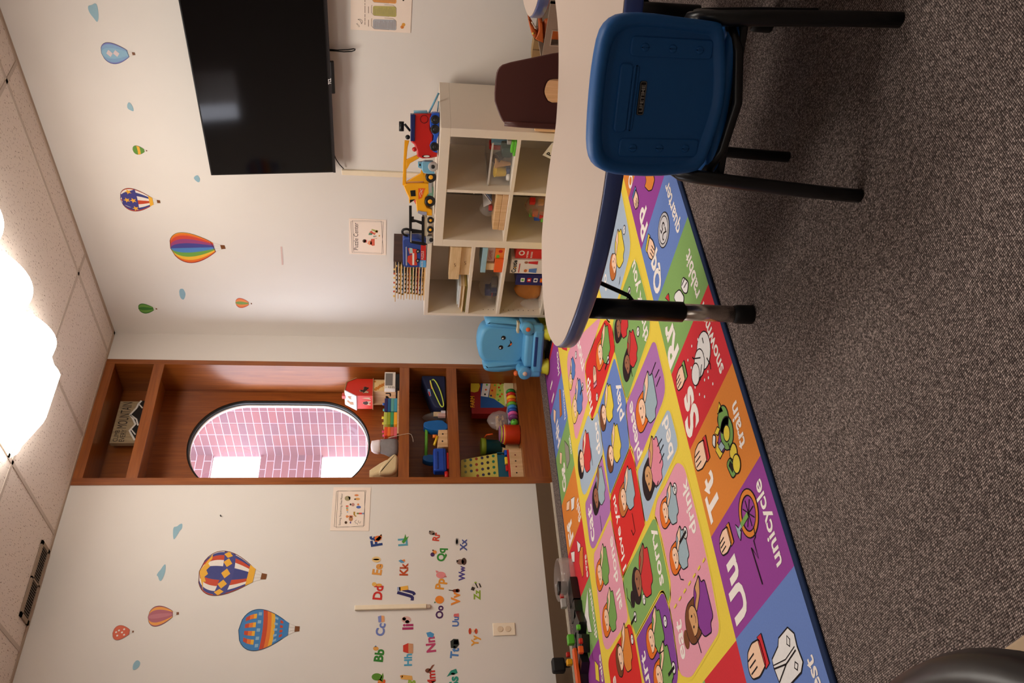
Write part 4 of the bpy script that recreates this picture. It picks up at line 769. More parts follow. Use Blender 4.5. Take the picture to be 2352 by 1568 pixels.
for s in (-1, 1):
    b = MB(M_SKY, FM); b.box((s*.118, -.13, .08), (s*.178, .09, .20), .022, 3); b.lathe((s*.148, -.165, .155), [(.0, 0), (.036, 0), (.042, .006), (.042, .05), (.03, .06)], axis='y', caps=(False, True)); b.box((s*.118, -.160, .05), (s*.176, -.10, .13), .015)
    ao = b.build('armrest', ta)
    k = MB(MATS['orange_plastic'] if s > 0 else mat('beige_sticker', (222, 190, 168), .5), FM); k.lathe((s*.148, -.172, .155), [(.001, 0), (.013, .001), (.015, .008)], axis='y'); k.build('button', ao)
MB(MATS['orange_plastic'], FM).ell((-.165, -.115, .205), (.018, .02, .016)).build('knob', ta)
MB(mat('page_cream', (214, 196, 160), .6), FM).box((.10, -.10, .20), (.17, -.04, .206), .002).box((.10, -.10, .208), (.17, -.04, .213), .002).build('flip_book', ta)
for sx in (-1, 1):
    for sy in (-.115, .075): MB(M_LIME, FM).lathe((sx*.115, sy, 0), [(.052, 0), (.056, .008), (.050, .016), (.044, .05), (.040, .055)]).build('foot', ta)
# ------------------------------------------------------------------ ottoman and bin at the near edge, boxes behind the table
st_ = thing('ottoman', 'round black padded ottoman at the near edge of the photo', 'ottoman', (3.70, -4.06, 0))
MB(mat('black_vinyl', (30, 26, 26), .33, noise=.04, scale=60)).lathe((3.70, -4.05, 0), [(.001, .34), (.33, .34), (.375, .36), (.397, .39), (.402, .412), (.395, .432), (.372, .444), (.35, .440), (.335, .425), (.30, .418), (.001, .415)], 64).build('seat', st_)
for q in ((3.70, -4.36), (4.0, -4.06), (3.40, -4.06)): MB(M_LEGB).cyl((*q, 0), (*q, .345), .016).build('leg', st_)
kb = thing('storage_bin', 'glossy cream plastic bin on the carpet behind the black ottoman', 'bin', (3.60, -3.70, 0))
MB(mat('cream_bin', (206, 178, 146), .3, noise=.02)).prism(rrect(.24, .30, .06, 6, 3.605, -3.715), 0, .165, r=.012).build('body', kb)
MB(mat('cream_bin_lid', (196, 168, 136), .35)).prism(rrect(.22, .28, .055, 6, 3.605, -3.715), .1652, .178, r=.004).build('lid', kb)
M_PINE = wood('pale_pine', (196, 152, 104), (222, 184, 140), rough=.5, coat=0); M_BIRCH = wood('birch_ply', (204, 168, 120), (226, 196, 152), scale=(3, 22, 22), rough=.55, coat=0)
wb = thing('wooden_crate', 'pale wooden crate between the cube shelf and the brown chair', 'crate', (2.27, -.32, 0))
for z0, z1 in ((.0, .108), (.109, .218), (.219, .33)): MB(M_PINE).box((2.10, -.445, z0), (2.39, -.20, z1), .003).build('board', wb)
M_GRYB = mat('grey_cardboard', (140, 122, 104), .7)
gb = thing('storage_box', 'grey storage box with a handle hole behind the table', 'box', (2.60, -.38, 0))
BXa, BXb, BYa, BYb, BZ = 2.47, 2.76, -.42, -.12, .345
w_ = MB(M_GRYB); hx0, hx1, hz0, hz1 = 2.555, 2.625, .275, .315
for a, c in (((BXa, BYa, 0), (BXb, BYa+.008, hz0)), ((BXa, BYa, hz1), (BXb, BYa+.008, BZ)), ((BXa, BYa, hz0), (hx0, BYa+.008, hz1)), ((hx1, BYa, hz0), (BXb, BYa+.008, hz1)), ((BXa, BYb-.008, 0), (BXb, BYb, BZ)), ((BXa, BYa, 0), (BXa+.008, BYb, BZ)), ((BXb-.008, BYa, 0), (BXb, BYb, BZ)), ((BXa, BYa, 0), (BXb, BYb, .008))): w_.box(a, c)
w_.build('body', gb)
q = MB(mat('grey_box_rim', (170, 150, 130), .5)); q.box((hx0-.004, BYa-.002, hz0-.004), (hx1+.004, BYa, hz0)).box((hx0-.004, BYa-.002, hz1), (hx1+.004, BYa, hz1+.004)).box((hx0-.004, BYa-.002, hz0), (hx0, BYa, hz1)).box((hx1, BYa-.002, hz0), (hx1+.004, BYa, hz1)); q.build('handle_rim', gb)
# ------------------------------------------------------------------ toys on and in the shelves of the television wall
def VR(Y): return frame((0, Y, 0), (1, 0, 0), (0, 0, 1), (0, -1, 0))      # (x, z, towards the room)
def VL(X): return frame((X, 0, 0), (0, 1, 0), (0, 0, 1), (1, 0, 0))       # (y, z, towards the room)
def rr(o, s, Y, rect):
    """zoom rectangle -> (xa, xb, za, zb) on the plane y = Y"""
    x0, y0, x1, y1 = rect; xm, ym = (x0+x1)/2, (y0+y1)/2; p = lambda x, y: hy(o[0]+x/s, o[1]+y/s, Y)
    return p(xm, y1).x, p(xm, y0).x, p(x1, ym).z, p(x0, ym).z
def ll(o, s, X, rect):
    x0, y0, x1, y1 = rect; xm, ym = (x0+x1)/2, (y0+y1)/2; p = lambda x, y: hx(o[0]+x/s, o[1]+y/s, X)
    return p(xm, y1).y, p(xm, y0).y, p(x1, ym).z, p(x0, ym).z
def pl(name, rgb, rough=.4, **k): return mat('plastic_'+name, rgb, rough, noise=.03, **k)
C_RED, C_NAVY, C_BLU, C_YEL, C_BLK, C_LBL, C_GRY, C_ORG, C_GRN, C_WHT = pl('red', (196, 30, 24)), pl('navy', (26, 38, 96)), pl('blue', (30, 82, 190)), pl('yellow', (240, 168, 20)), pl('black', (18, 17, 18)), pl('light_blue', (120, 180, 208)), pl('grey', (160, 156, 152)), pl('orange', (232, 92, 28)), pl('green', (96, 186, 50)), pl('white', (232, 226, 218))
VT = ((890, 180), 3.824)
def xz(Y, pts, o=VT): return [(lambda P: (P.x, P.z))(hy(o[0][0]+x/o[1], o[0][1]+y/o[1], Y)) for x, y in pts]
ET = EW
AX = Vector((math.cos(math.radians(31)), math.sin(math.radians(31)), 0)); NX = Vector((AX.y, -AX.x, 0))      # the vehicles stand turned on the shelf top
class Veh:
    """side-view outlines of a toy vehicle on its own upright plane through (x0, y0)"""
    def __init__(s, name, label, zoom_left, y0):
        P = hy(VT[0][0]+zoom_left[0]/VT[1], VT[0][1]+zoom_left[1]/VT[1], y0); s.o = Vector((P.x, y0, 0)); s.M = frame(s.o, AX, (0, 0, 1), NX)
        s.t = thing(name, label, 'toy vehicle', (P.x+.08, y0+.08, ET))
    def p(s, pts, d=0):
        out = []
        for x, y in pts:
            P = hpl(VT[0][0]+x/VT[1], VT[0][1]+y/VT[1], s.o+NX*d, NX); out.append(((P-s.o).dot(AX), max(P.z, ET+.0008)))
        return out
    def part(s, name, m, pts, d0, d1, r=0, **k): return MB(m, s.M).prism(s.p(pts, d1), d0, d1, r=r).build(name, s.t, **k)
    def wheel(s, c, r, d, w, tyre, hub):
        (x, z), = s.p([c], d+w); z = ET+r+.0005
        M = s.M @ Matrix.Translation((x, z, 0)); wo = MB(tyre, M).lathe((0, 0, 0), [(r*.45, d), (r*.85, d), (r, d+.003), (r, d+w-.004), (r*.85, d+w), (r*.45, d+w-.001)], 24).build('wheel', s.t)
        MB(hub, M).lathe((0, 0, 0), [(r*.46, d+w-.006), (r*.46, d+w-.002), (r*.3, d+w+.002), (.001, d+w+.002)], 20).build('hub', wo)
    def art(s, d): return Art(s.M @ Matrix.Translation((0, 0, d)), .0006)
C_DRK = pl('dark', (34, 32, 32))
v = Veh('toy_truck', 'red toy truck with a navy roof and black wheels on the cube shelf', (440, 705), -.395); tr = v.t
v.part('body', C_RED, [(240,310),(385,310),(380,440),(400,490),(400,560),(440,645),(436,690),(375,702),(310,705),(262,690),(255,640),(235,582),(207,560),(210,400)], -.115, 0, .010)
v.part('roof_panel', C_NAVY, [(203,318),(245,320),(240,550),(203,552)], -.10, .006, .004)
v.part('chassis', C_BLU, [(372,400),(372,350),(395,305),(455,305),(458,480),(432,545),(440,655),(405,645),(376,620),(370,590),(380,560),(402,545),(408,500),(385,470)], -.112, .004, .003)
for c in ((428,602), (428,447), (428,364)): v.wheel(c, .0225, -.010, .019, C_BLK, C_DRK); v.wheel(c, .0225, -.118, .018, C_BLK, C_DRK)
A = v.art(.0005); A.fill(v.p(ellipse(340,684,36,12)), C_BLK, 1); A.fill(v.p(ellipse(343,684,27,9)), C_WHT, 2); A.build('eye_print', tr)  # eye shape drawn on the truck's nose, no lamp
A = v.art(.0005); A.line(v.p(ellipse(322,358,34,34,24)), .0028, pl('maroon', (70, 20, 20)), 2, True); A.build('round_badge', tr)
p = v.p([(123,378),(123,463),(150,400),(200,462)], -.04); g3 = lambda q, d: (q[0], q[1], d)
MB(C_BLK, v.M).cyl(g3(p[0], -.04), g3(p[1], -.04), .0125).tube([g3(p[2], -.04), g3(p[3], -.04)], .006).build('spotlight', tr)
for c, m_ in (((237,625), C_RED), ((178,518), C_BLK)): q, = v.p([c]); MB(m_, v.M).ell(g3(q, -.012), (.012, .012, .012)).build('mirror', tr)
v.part('rear_panel', C_LBL, [(232,309),(232,288),(350,286),(356,309)], -.09, -.02, .003)
a, b_ = v.p([(365,302), (462,128)], -.03); MB(C_LBL, v.M).tube([g3(a, -.03), (b_[0], ET+.008, -.03)], .005).build('ramp_arm', tr); a, b_ = v.p([(440,292), (452,200)], -.06); MB(C_LBL, v.M).tube([g3(a, -.06), (b_[0], ET+.006, -.06)], .003).build('ramp_arm', tr)
v = Veh('toy_truck', 'small light blue toy truck with one grey wheel showing, under the yellow boom', (415, 840), -.405)
v.part('body', C_LBL, [(300,735),(330,725),(400,725),(415,760),(415,840),(360,840),(315,830),(300,800)], -.05, 0, .006)
v.part('cab', C_LBL, [(268,735),(302,733),(302,792),(285,790),(268,780)], -.045, -.004, .002); v.part('cab_window', C_BLK, [(280,750),(292,750),(292,770),(280,768)], -.008, -.0035)
for d in (-.012, -.055): v.wheel((402,776), .025, d, .020, pl('pale_grey', (176, 170, 166)), C_DRK)
v = Veh('toy_tow_truck', 'yellow toy tow truck with a tall yellow boom on the cube shelf', (400, 1208), -.395); yt = v.t
v.part('cab', C_YEL, [(140,940),(175,922),(300,918),(362,920),(372,1000),(335,1050),(330,1090),(345,1135),(392,1155),(392,1206),(350,1205),(260,1172),(250,1105),(252,1062),(192,1100),(186,1050),(158,990)], -.095, 0, .006)
for q in ([(150,545),(192,548),(178,600),(168,700),(165,930),(132,938),(138,760)], [(164,760),(164,715),(262,672),(280,700),(200,745),(170,800)], [(172,905),(290,835),(300,800),(320,830),(325,905)]): v.part('boom', C_YEL, q, -.04, -.01, .003)
v.part('rear_deck', C_YEL, [(318,840),(352,850),(372,922),(322,925)], -.085, -.01, .003)
for q in ([(200,985),(244,981),(248,1034),(206,1036)], [(197,1066),(240,1062),(240,1066),(198,1094)]): v.part('window', C_BLK, q, -.004, .0015)
v.part('bumper', pl('steel_grey', (150, 152, 172)), [(268,1160),(300,1168),(345,1172),(345,1202),(300,1198),(265,1184)], -.09, .004, .002); v.part('fuel_tank', C_GRY, [(360,918),(388,918),(390,1005),(362,1005)], -.09, .002)
A = v.art(.0005); A.fill(v.p([(270,965),(330,965),(300,1050),(272,1062)]), C_ORG, 1); A.line(v.p([(290,1040),(282,1010),(296,985),(288,970)]), .002, C_WHT, 2); A.line(v.p([(302,1020),(300,990),(310,975)]), .002, C_WHT, 2); A.build('side_decal', yt)
for c in ((380,1082), (382,868)): v.wheel(c, .0285, -.016, .026, C_BLK, C_YEL); v.wheel(c, .0285, -.105, .024, C_BLK, C_YEL)
v = Veh('toy_trailer', 'black slatted toy trailer with small yellow hubs behind the yellow tow truck', (395, 1462), -.405); tl = v.t; rail = MB(C_BLK, v.M)
for d0, d1 in ((-.008, 0), (-.07, -.062)):
    for q in ([(190,1118),(213,1118),(215,1345),(213,1440),(197,1442),(190,1345)], [(300,1214),(324,1214),(322,1455),(300,1448)], [(205,1214),(232,1214),(232,1236),(205,1236)], [(205,1232),(300,1255),(302,1285),(250,1262),(205,1265)], [(205,1320),(302,1335),(302,1360),(205,1360)], [(197,1425),(325,1440),(350,1458),(322,1468),(200,1446)]): rail.prism(v.p(q, d1), d0, d1)
rail.prism(v.p([(308,1214),(322,1214),(322,1450),(308,1450)]), -.065, -.005); rail.build('frame', tl)
v.part('bed', pl('bone', (190, 176, 150)), [(324,1218),(352,1218),(355,1375),(345,1385),(324,1380)], -.062, -.003); v.part('tail_block', C_GRY, [(335,1387),(395,1387),(400,1445),(350,1455)], -.062, .002, .003); v.part('ramp_edge', C_GRY, [(203,1340),(212,1345),(210,1440),(200,1435)], -.01, .006)
for c in ((384,1247), (384,1330)): v.wheel(c, .0185, -.012, .017, C_BLK, C_YEL); v.wheel(c, .0185, -.075, .016, C_BLK, C_YEL)
v.wheel((398,1420), .012, -.008, .013, C_BLK, C_DRK)
(x, z), = xz(-.085, [(200,1268)]); x = max(x, 1.362); rd = thing('round_tub', 'round red tub with a teal patterned band behind the black trailer', 'tub', (x, -.085, ET))
MB(mat('teal_label', (116, 164, 146), .5)).lathe((x, -.085, ET), [(.05, 0), (.056, .01), (.058, .055)], 32).build('band', rd); MB(C_RED).lathe((x, -.085, ET), [(.059, .055), (.06, .075), (.05, .10), (.03, .112), (.001, .115)], 32).build('lid', rd)
q = MB(mat('teal_print', (40, 110, 92), .5))
for k in range(7): a = -2.6+k*.55; q.cyl((x+.0565*math.cos(a), -.085+.0565*math.sin(a), ET+.03), (x+.0592*math.cos(a), -.085+.0592*math.sin(a), ET+.03), .010, n=10)
q.build('print', rd)
# fire truck puzzle case, rack of wooden puzzles on the open shelf
VS = ((860, 480), 3.92); Y = -.295
pc = thing('puzzle_case', 'blue puzzle case with a red fire truck picture on the open white shelf', 'puzzle case', (1.21, Y+.02, SZ))
q = xz(Y, [(258,285),(275,266),(400,266),(420,275),(470,300),(470,525),(280,527),(260,505)], VS); lo = min(p[1] for p in q); q = [(x, z+SZ-lo+.0002) for x, z in q]
MB(mat('case_blue', (40, 66, 140), .4)).prism(q, -.045, 0, VR(Y), r=.006).build('body', pc)
A = Art(VR(Y-.0005) @ Matrix.Translation((0, SZ-lo, 0)), .0006); g = lambda P: xz(Y, P, VS)
A.fill(g([(422,318),(468,322),(468,460),(420,458)]), C_RED, 1); A.fill(g([(412,460),(466,460),(466,524),(410,522)]), mat('case_sky', (90, 160, 210), .4), 1)
A.fill(g([(305,420),(385,395),(388,505),(330,505),(300,470)]), mat('fire_red', (206, 62, 40), .4), 2); A.fill(g([(305,350),(385,360),(385,400),(320,405)]), mat('fire_red', (206, 62, 40)), 2); A.fill(g([(318,345),(345,350),(350,395),(320,395)]), mat('pane_teal', (170, 200, 196), .4), 3); A.fill(g([(345,395),(362,395),(362,500),(345,500)]), C_WHT, 3)
A.fill(g([(285,340),(295,335),(298,505),(286,505)]), mat('ladder_grey', (170, 176, 190), .4), 2)
for c in ((395,378), (393,462)): A.fill(g(ellipse(*c, 17, 17)), C_BLK, 4); A.fill(g(ellipse(*c, 8, 8)), C_GRY, 5)
a, b_ = g([(445,450), (445,375)]); A.text('PUZZLE', a, b_, C_WHT, 3, yoff=-.002); a, b_ = g([(437,516), (437,468)]); A.text('PIECES', a, b_, C_WHT, 3, yoff=-.002); A.build('cover_print', pc)
a = g([(300,262), (262,250), (252,225), (262,205), (300,200), (320,210)]); MB(C_BLK).tube([(x, Y+.02, z+SZ-lo) for x, z in smooth2(a, 2, False)], .007).build('handle', pc)
rk = thing('puzzle_rack', 'dark brown puzzle rack standing against the stacked wooden puzzles', 'rack', (1.01, -.14, SZ))
M_DKW = wood('dark_wood', (52, 30, 22), (78, 46, 34), rough=.5); RT = .815+.1925
MB(M_DKW).box((1.004, -.268, SZ), (1.018, -.04, RT)).build('side', rk); MB(M_DKW).box((.69, -.050, SZ), (1.004, -.04, RT)).build('back', rk)
PZ = [('shape', (210, 160, 70)), ('train', (60, 90, 160)), ('farm', (180, 60, 50)), ('number', (70, 70, 74)), ('animal', (92, 132, 70)), ('fruit', (210, 120, 50)), ('letter', (60, 56, 58)), ('boat', (70, 120, 160)), ('star', (220, 190, 90)), ('fish', (80, 90, 120)), ('bird', (190, 80, 60))]
for k in range(11):
    z = SZ+.0005+k*.0175; sx = random.uniform(-.006, .006); x0 = .694+sx-(.02 if k == 10 else 0); w = thing('wooden_puzzle', '%s wooden tray puzzle in the rack, %s' % (['Lowest', 'Second lowest', 'Third', 'Fourth', 'Fifth', 'Sixth', 'Seventh', 'Eighth', 'Ninth', 'Second highest', 'Topmost'][k], 'counting from the shelf board up'), 'puzzle', (.85, -.17, z), 'stacked wooden puzzles')
    MB(M_BIRCH).box((x0, -.280, z), (x0+.296, -.054, z+.0062), .001).build('board', w)
    m_ = mat('puzzle_%s' % PZ[k][0], PZ[k][1], .5); q = MB(m_)
    if k < 10: q.box((x0+.05, -.272, z+.0062), (x0+.29, -.07, z+.0120))
    for j in range(7): xx = x0+.04+j*.038+random.uniform(-.004, .004); q.use(MATS['varnished_wood'] if False else (m_ if j % 2 else mat('peg_gold', (222, 184, 96), .5))).cyl((xx, -.266, z+.0062), (xx, -.266, z+.0172 if k < 10 else z+.016), .0055, n=10)
    q.build('pieces', w)
# things inside the open shelf
def carton(name, lab, cat, o, Y, rect, base, m_, depth, group=None, r=.0015, front=None, h=None):
    xa, xb, za, zb = rr(*o, Y, rect); zb = zb+(base-za) if h is None else base+h
    t = thing(name, lab, cat, ((xa+xb)/2, Y+depth/2, base), group); MB(m_).box((xa, Y, base+.0003), (xb, Y+depth, zb), r).build('body', t)
    if front:
        A = Art(VR(Y-.0003), .0004); front(A, xa, xb, base, zb); A.build('front_print', t)
    return t, (xa, xb, base, zb)
B1 = S1+.010
def hook(A, xa, xb, za, zb): cx, cz = (xa+xb)/2-.01, (za+zb)/2; A.line([(cx-.016, cz+.002), (cx-.008, cz-.006), (cx, cz+.001), (cx+.010, cz+.004), (cx+.014, cz-.003)], .003, mat('carved', (92, 56, 24), .6, noise=0), 1)
t, e = carton('wooden_box', 'pale wooden box with a carved squiggle, lower of two in the open shelf', 'box', VS, -.285, (775, 350, 865, 592), B1, M_BIRCH, .15, 'carved wooden boxes', front=hook)
t, e = carton('wooden_box', 'pale wooden box with a carved squiggle, upper of two in the open shelf', 'box', VS, -.300, (690, 345, 785, 633), e[3]+.0003, M_BIRCH, .15, 'carved wooden boxes', front=hook)
z = B1
for k, (y1, h, rgb, d) in enumerate(((985, .006, (110, 98, 40), .0), (960, .012, (176, 150, 80), .01), (945, .008, (226, 200, 160), .0), (925, .012, (206, 176, 130), .015), (905, .008, (214, 206, 200), .005), (880, .010, (190, 196, 196), .01))):
    xa, xb, _, _ = rr(*VS, -.31, (760, 640, 800, y1)); xb = min(xb, .838)
    MB(mat('board_book_%d' % k, rgb, .55)).box((max(xa, SX0+.024), -.300+d, z+.0003), (xb, -.10+d, z+h), .001).build('flat_puzzle', label='%s thin flat puzzle board in the open shelf stack beside the carved boxes' % ['olive', 'mustard', 'cream', 'tan', 'pale grey', 'bluish grey'][k], cat='puzzle', group='flat puzzles in the open shelf'); z += h
B2 = S2+.010
def txt(s, m_, fr=.35, w=.7):
    def f(A, xa, xb, za, zb): L_ = (xb-xa); z = za+(zb-za)*fr; A.text(s, (xa+L_*(1-w)/2, z), (xb-L_*(1-w)/2, z), m_, 2)
    return f
t, e = carton('game_box', 'orange carton lowest in the middle of the open shelf', 'box', VS, -.29, (1072, 450, 1148, 570), B2, mat('carton_orange', (232, 96, 30), .45), .16)
t, e2 = carton('game_box', 'small box with green and orange fruit print in the open shelf', 'box', VS, -.28, (1092, 358, 1175, 449), B2, mat('carton_amber', (226, 120, 40), .45), .15, front=lambda A, xa, xb, za, zb: (A.fill(ellipse(xa+.02, zb-.018, .015, .010), C_GRN, 1), A.fill(ellipse(xb-.02, zb-.03, .012, .012), C_RED, 1)))
t, e3 = carton('wooden_block', 'plain wooden block on the orange carton in the open shelf', 'block', VS, -.285, (985, 490, 1060, 548), e[3]+.0003, M_BIRCH, .10, h=.05)
t, e4 = carton('game_box', 'pale pink printed carton beside the wooden block in the open shelf', 'box', VS, -.275, (965, 350, 1058, 470), e2[3]+.0003, mat('carton_pink', (196, 166, 160), .45), .14, h=e3[3]-e2[3]-.0006, front=txt('GAME', mat('carton_red', (170, 60, 60), .5)))
carton('game_box', 'long light blue carton on top of the middle stack in the open shelf', 'box', VS, -.295, (908, 350, 960, 570), e3[3]+.0003, mat('carton_sky', (150, 186, 200), .45), .15, h=.03)
def film(name, rgb=(226, 224, 222), alpha=.10):
    return mat(name, rgb, .2, noise=0, alpha=alpha, spec=.8)
M_FILM = film('clear_film')
def bag(name, lab, cat, c, s, m_, seed=1, lumps=None, top=0, group=None, yaw=0):
    """a soft bag: a lumpy closed sack resting on its base, lumps = coloured pieces inside"""
    rnd = random.Random(seed); t = thing(name, lab, cat, c, group); M = rotz(c, yaw); b = MB(m_, M); n, mm = 22, 12; rg = []
    for j in range(mm+1):
        v = j/mm; z = s[2]*v; k = (math.sin(math.pi*min(1, .18+v*.82))**.55 if v < 1 else .05)*(1-top*v)
        rg.append([(s[0]/2*k*math.cos(2*math.pi*i/n)*(1+.10*rnd.uniform(-1, 1)), s[1]/2*k*math.sin(2*math.pi*i/n)*(1+.10*rnd.uniform(-1, 1)), z) for i in range(n)])
    b.rings(rg); b.build('sack', t)
    for (dx, dy, dz, sx, sy, sz, mt) in (lumps or []): MB(mt, M @ Matrix.Translation((dx, dy, dz)) @ Matrix.Rotation(rnd.uniform(-.6, .6), 4, 'Z')).cbox((0, 0, 0), (sx, sy, sz), .002).build('piece', t)
    return t
xa, xb, za, zb = rr(*VS, -.2, (930, 595, 1150, 850)); bag('plastic_bag', 'clear zip bag of navy blocks in the open shelf', 'bag', ((xa+xb)/2+.022, -.185, B2+.001), ((xb-xa)*.76, .14, .115), M_FILM, 3, [(-.055, 0, .02, .05, .05, .038, C_NAVY), (-.01, -.01, .022, .03, .06, .04, C_NAVY), (.03, 0, .02, .05, .06, .036, pl('smoke', (120, 110, 100))), (-.02, -.02, .06, .055, .05, .03, C_NAVY), (-.04, -.045, .03, .035, .004, .004, C_RED)])
B3 = S3+.010
def cootie(A, xa, xb, za, zb):
    A.text('Cootie', (xa+.006, zb-.034), (xb-.004, zb-.034), C_BLK, 2, bold=.03)
    A.fill(ellipse((xa+xb)/2-.008, zb-.028, .005, .005), C_YEL, 3); A.fill([(xa+.008, zb-.05), (xb-.03, zb-.05), (xb-.03, zb-.055), (xa+.008, zb-.055)], C_RED, 2)
    A.fill(ellipse(xa+.025, zb-.10, .012, .014), SKIN, 2); A.fill(ellipse(xa+.025, zb-.093, .013, .010), HAIR['cop'], 2.5); A.fill([(xa+.008, zb-.16), (xa+.048, zb-.16), (xa+.04, zb-.113), (xa+.014, zb-.113)], SH['blu'], 2); A.fill(ellipse(xb-.02, zb-.09, .010, .012), BROWN_S, 2); A.fill([(xb-.034, zb-.16), (xb-.006, zb-.16), (xb-.012, zb-.103), (xb-.028, zb-.103)], SH['red'], 2)
carton('game_box', 'white Cootie game box standing in the bottom of the open shelf', 'box', VS, -.285, (1205, 458, 1500, 580), B3, mat('carton_white', (232, 222, 214), .45), .20, front=cootie, h=.232)
def pattern(A, xa, xb, za, zb): A.text('PATTERN', (xa+.008, zb-.075), (xb-.012, zb-.075), C_WHT, 2, bold=.03); A.text('BLOCKS', (xa+.008, zb-.10), (xb-.016, zb-.10), C_WHT, 2, bold=.03); A.fill(ellipse(xa+.045, zb-.035, .02, .018), C_WHT, 2); A.fill(ellipse(xa+.045, zb-.035, .012, .010), C_RED, 3)
carton('game_box', 'red PATTERN game box between the white Cootie box and the cube shelf', 'box', VS, -.275, (1240, 364, 1500, 445), B3, mat('carton_scarlet', (206, 40, 34), .45), .20, front=pattern, h=.212)
def navybox(A, xa, xb, za, zb):
    for k, c in enumerate((C_WHT, C_RED, C_WHT, C_ORG)): z = zb-.04-.04*k; A.fill(rrect(.035, .025, .004, 3, (xa+xb)/2, z), c, 1); A.fill(ellipse((xa+xb)/2, z, .008, .008), (C_GRN, C_WHT, C_NAVY, C_YEL)[k], 2)
carton('game_box', 'navy blue game box between the white Cootie box and the orange paper bag', 'box', VS, -.28, (1280, 592, 1500, 685), B3, mat('carton_navy', (34, 34, 92), .45), .18, front=navybox, h=.185)
xa, xb, za, zb = rr(*VS, -.22, (1290, 690, 1510, 880)); bag('paper_bag', 'orange brown paper bag in the bottom of the open shelf', 'bag', ((xa+xb)/2+.012, -.165, B3+.001), ((xb-xa)*.84, .10, .165), mat('kraft_orange', (204, 130, 58), .45), 5)
xa, xb, za, zb = rr(*VS, -.26, (1290, 800, 1510, 940)); bag('plastic_bag', 'crumpled clear bag in front of the orange paper bag', 'bag', ((xa+xb)/2+.03, -.268, B3+.001), ((xb-xa)*.62, .05, .13), M_FILM, 8)
# things inside the cube shelf
VE = ((860, 180), 3.92); EB = CZ+.0095
bi = rr(*VE, -.36, (1050, 560, 1235, 960)); M_CLEAR = mat('clear_bin', (236, 232, 226), .15, noise=0, alpha=.07, spec=.8)
bx0, bx1 = max(bi[0], EX0+EW/2+.016), min(bi[1], EX0+EW-T_-.004)
cb = thing('clear_bin', 'clear plastic bin of mixed toys in the cube shelf', 'bin', ((bx0+bx1)/2, -.26, EB))
b = MB(M_CLEAR); 
for a, c in (((bx0, -.38, EB), (bx1, -.377, EB+.115)), ((bx0, -.12, EB), (bx1, -.117, EB+.115)), ((bx0, -.38, EB), (bx0+.003, -.117, EB+.115)), ((bx1-.003, -.38, EB), (bx1, -.117, EB+.115)), ((bx0, -.38, EB), (bx1, -.117, EB+.003))): b.box(a, c)
b.build('body', cb); b = MB(mat('bin_rim', (216, 206, 196), .3, noise=0, alpha=.6))
for a, c in (((bx0-.004, -.386, EB+.110), (bx1, -.378, EB+.120)), ((bx0-.004, -.386, EB+.110), (bx0+.004, -.117, EB+.120)), ((bx0-.004, -.120, EB+.110), (bx1, -.112, EB+.120))): b.box(a, c, .002)
b.build('rim', cb)
EBi = EB+.0035
def cupm(m_, c, r0, r1, h, tilt=None, inside=None): 
    M = Matrix.Translation(Vector(c))
    if tilt: M = M @ Matrix.Rotation(tilt[0], 4, 'X') @ Matrix.Rotation(tilt[1], 4, 'Y')
    return MB(m_, M).lathe((0, 0, 0), [(.001, 0), (r0, 0), (r1, h), (r1*1.06, h), (r1*1.06, h+.003), (r1*.95, h+.003), (r0*.92, .003), (.001, .003)], 28)
def P2(c, Y): p = hy(VE[0][0]+c[0]/VE[1], VE[0][1]+c[1]/VE[1], Y); return p
p = P2((1080, 835), -.33); tb_ = thing('toy_bucket', 'small yellow toy bucket in the clear bin', 'bucket', (p.x, -.33, EBi)); cupm(pl('lemon', (240, 200, 50)), (p.x, -.33, EBi+.022), .024, .031, .055, (.1, .12)).build('body', tb_); MB(pl('lemon', (240, 200, 50))).tube([(p.x-.03, -.33, EBi+.078), (p.x, -.355, EBi+.062), (p.x+.03, -.33, EBi+.08)], .002).build('handle', tb_); MB(pl('smoke_blue', (70, 82, 120))).box((p.x-.03, -.35, EBi), (p.x+.03, -.30, EBi+.02), .004).build('toy_block', label='dark blue toy block under the yellow bucket', cat='toy block')
p = P2((1025, 715), -.33); cupm(pl('dark_brown', (60, 26, 18)), (p.x, -.30, EBi+.052), .022, .027, .05, (.9, .1)).build('toy_cup', label='dark brown toy cup tipped on its side in the clear bin', cat='toy cup')
p = P2((1155, 750), -.35); MB(mat('cone_brown', (196, 146, 92), .6)).lathe((p.x-.015, -.345, EBi+.002), [(.008, 0), (.022, .07), (.026, .072), (.026, .082)], 20).build('toy_ice_cream', label='tan toy ice cream cone in the clear bin', cat='toy food')
p = P2((1210, 715), -.35); MB(pl('cream', (222, 206, 156))).ell((p.x+.004, -.30, EBi+.022), (.022, .022, .0215)).build('toy_ball', label='cream toy ball at the bottom of the clear bin', cat='toy ball')
p = P2((1182, 888), -.36); MB(C_WHT).lathe((p.x-.006, -.35, EBi), [(.020, 0), (.021, .006), (.018, .016), (.001, .018)], 20).build('toy_disc', label='small white round disc in the clear bin beside the yellow bucket', cat='toy lid')
p = P2((1140, 620), -.28); MB(pl('deep_teal', (16, 58, 54))).box((p.x-.03, -.33, EBi), (p.x+.03, -.26, EBi+.055), .008).build('toy_block', label='dark teal toy block in the clear bin', cat='toy block')
MB(C_LBL).box((p.x-.02, -.24, EBi), (p.x+.03, -.19, EBi+.10), .008).build('toy_block', label='light blue toy block at the back of the clear bin', cat='toy block'); MB(C_RED).box((p.x-.055, -.235, EBi), (p.x-.026, -.18, EBi+.108), .006).build('toy_block', label='tall red toy block at the back of the clear bin', cat='toy block')
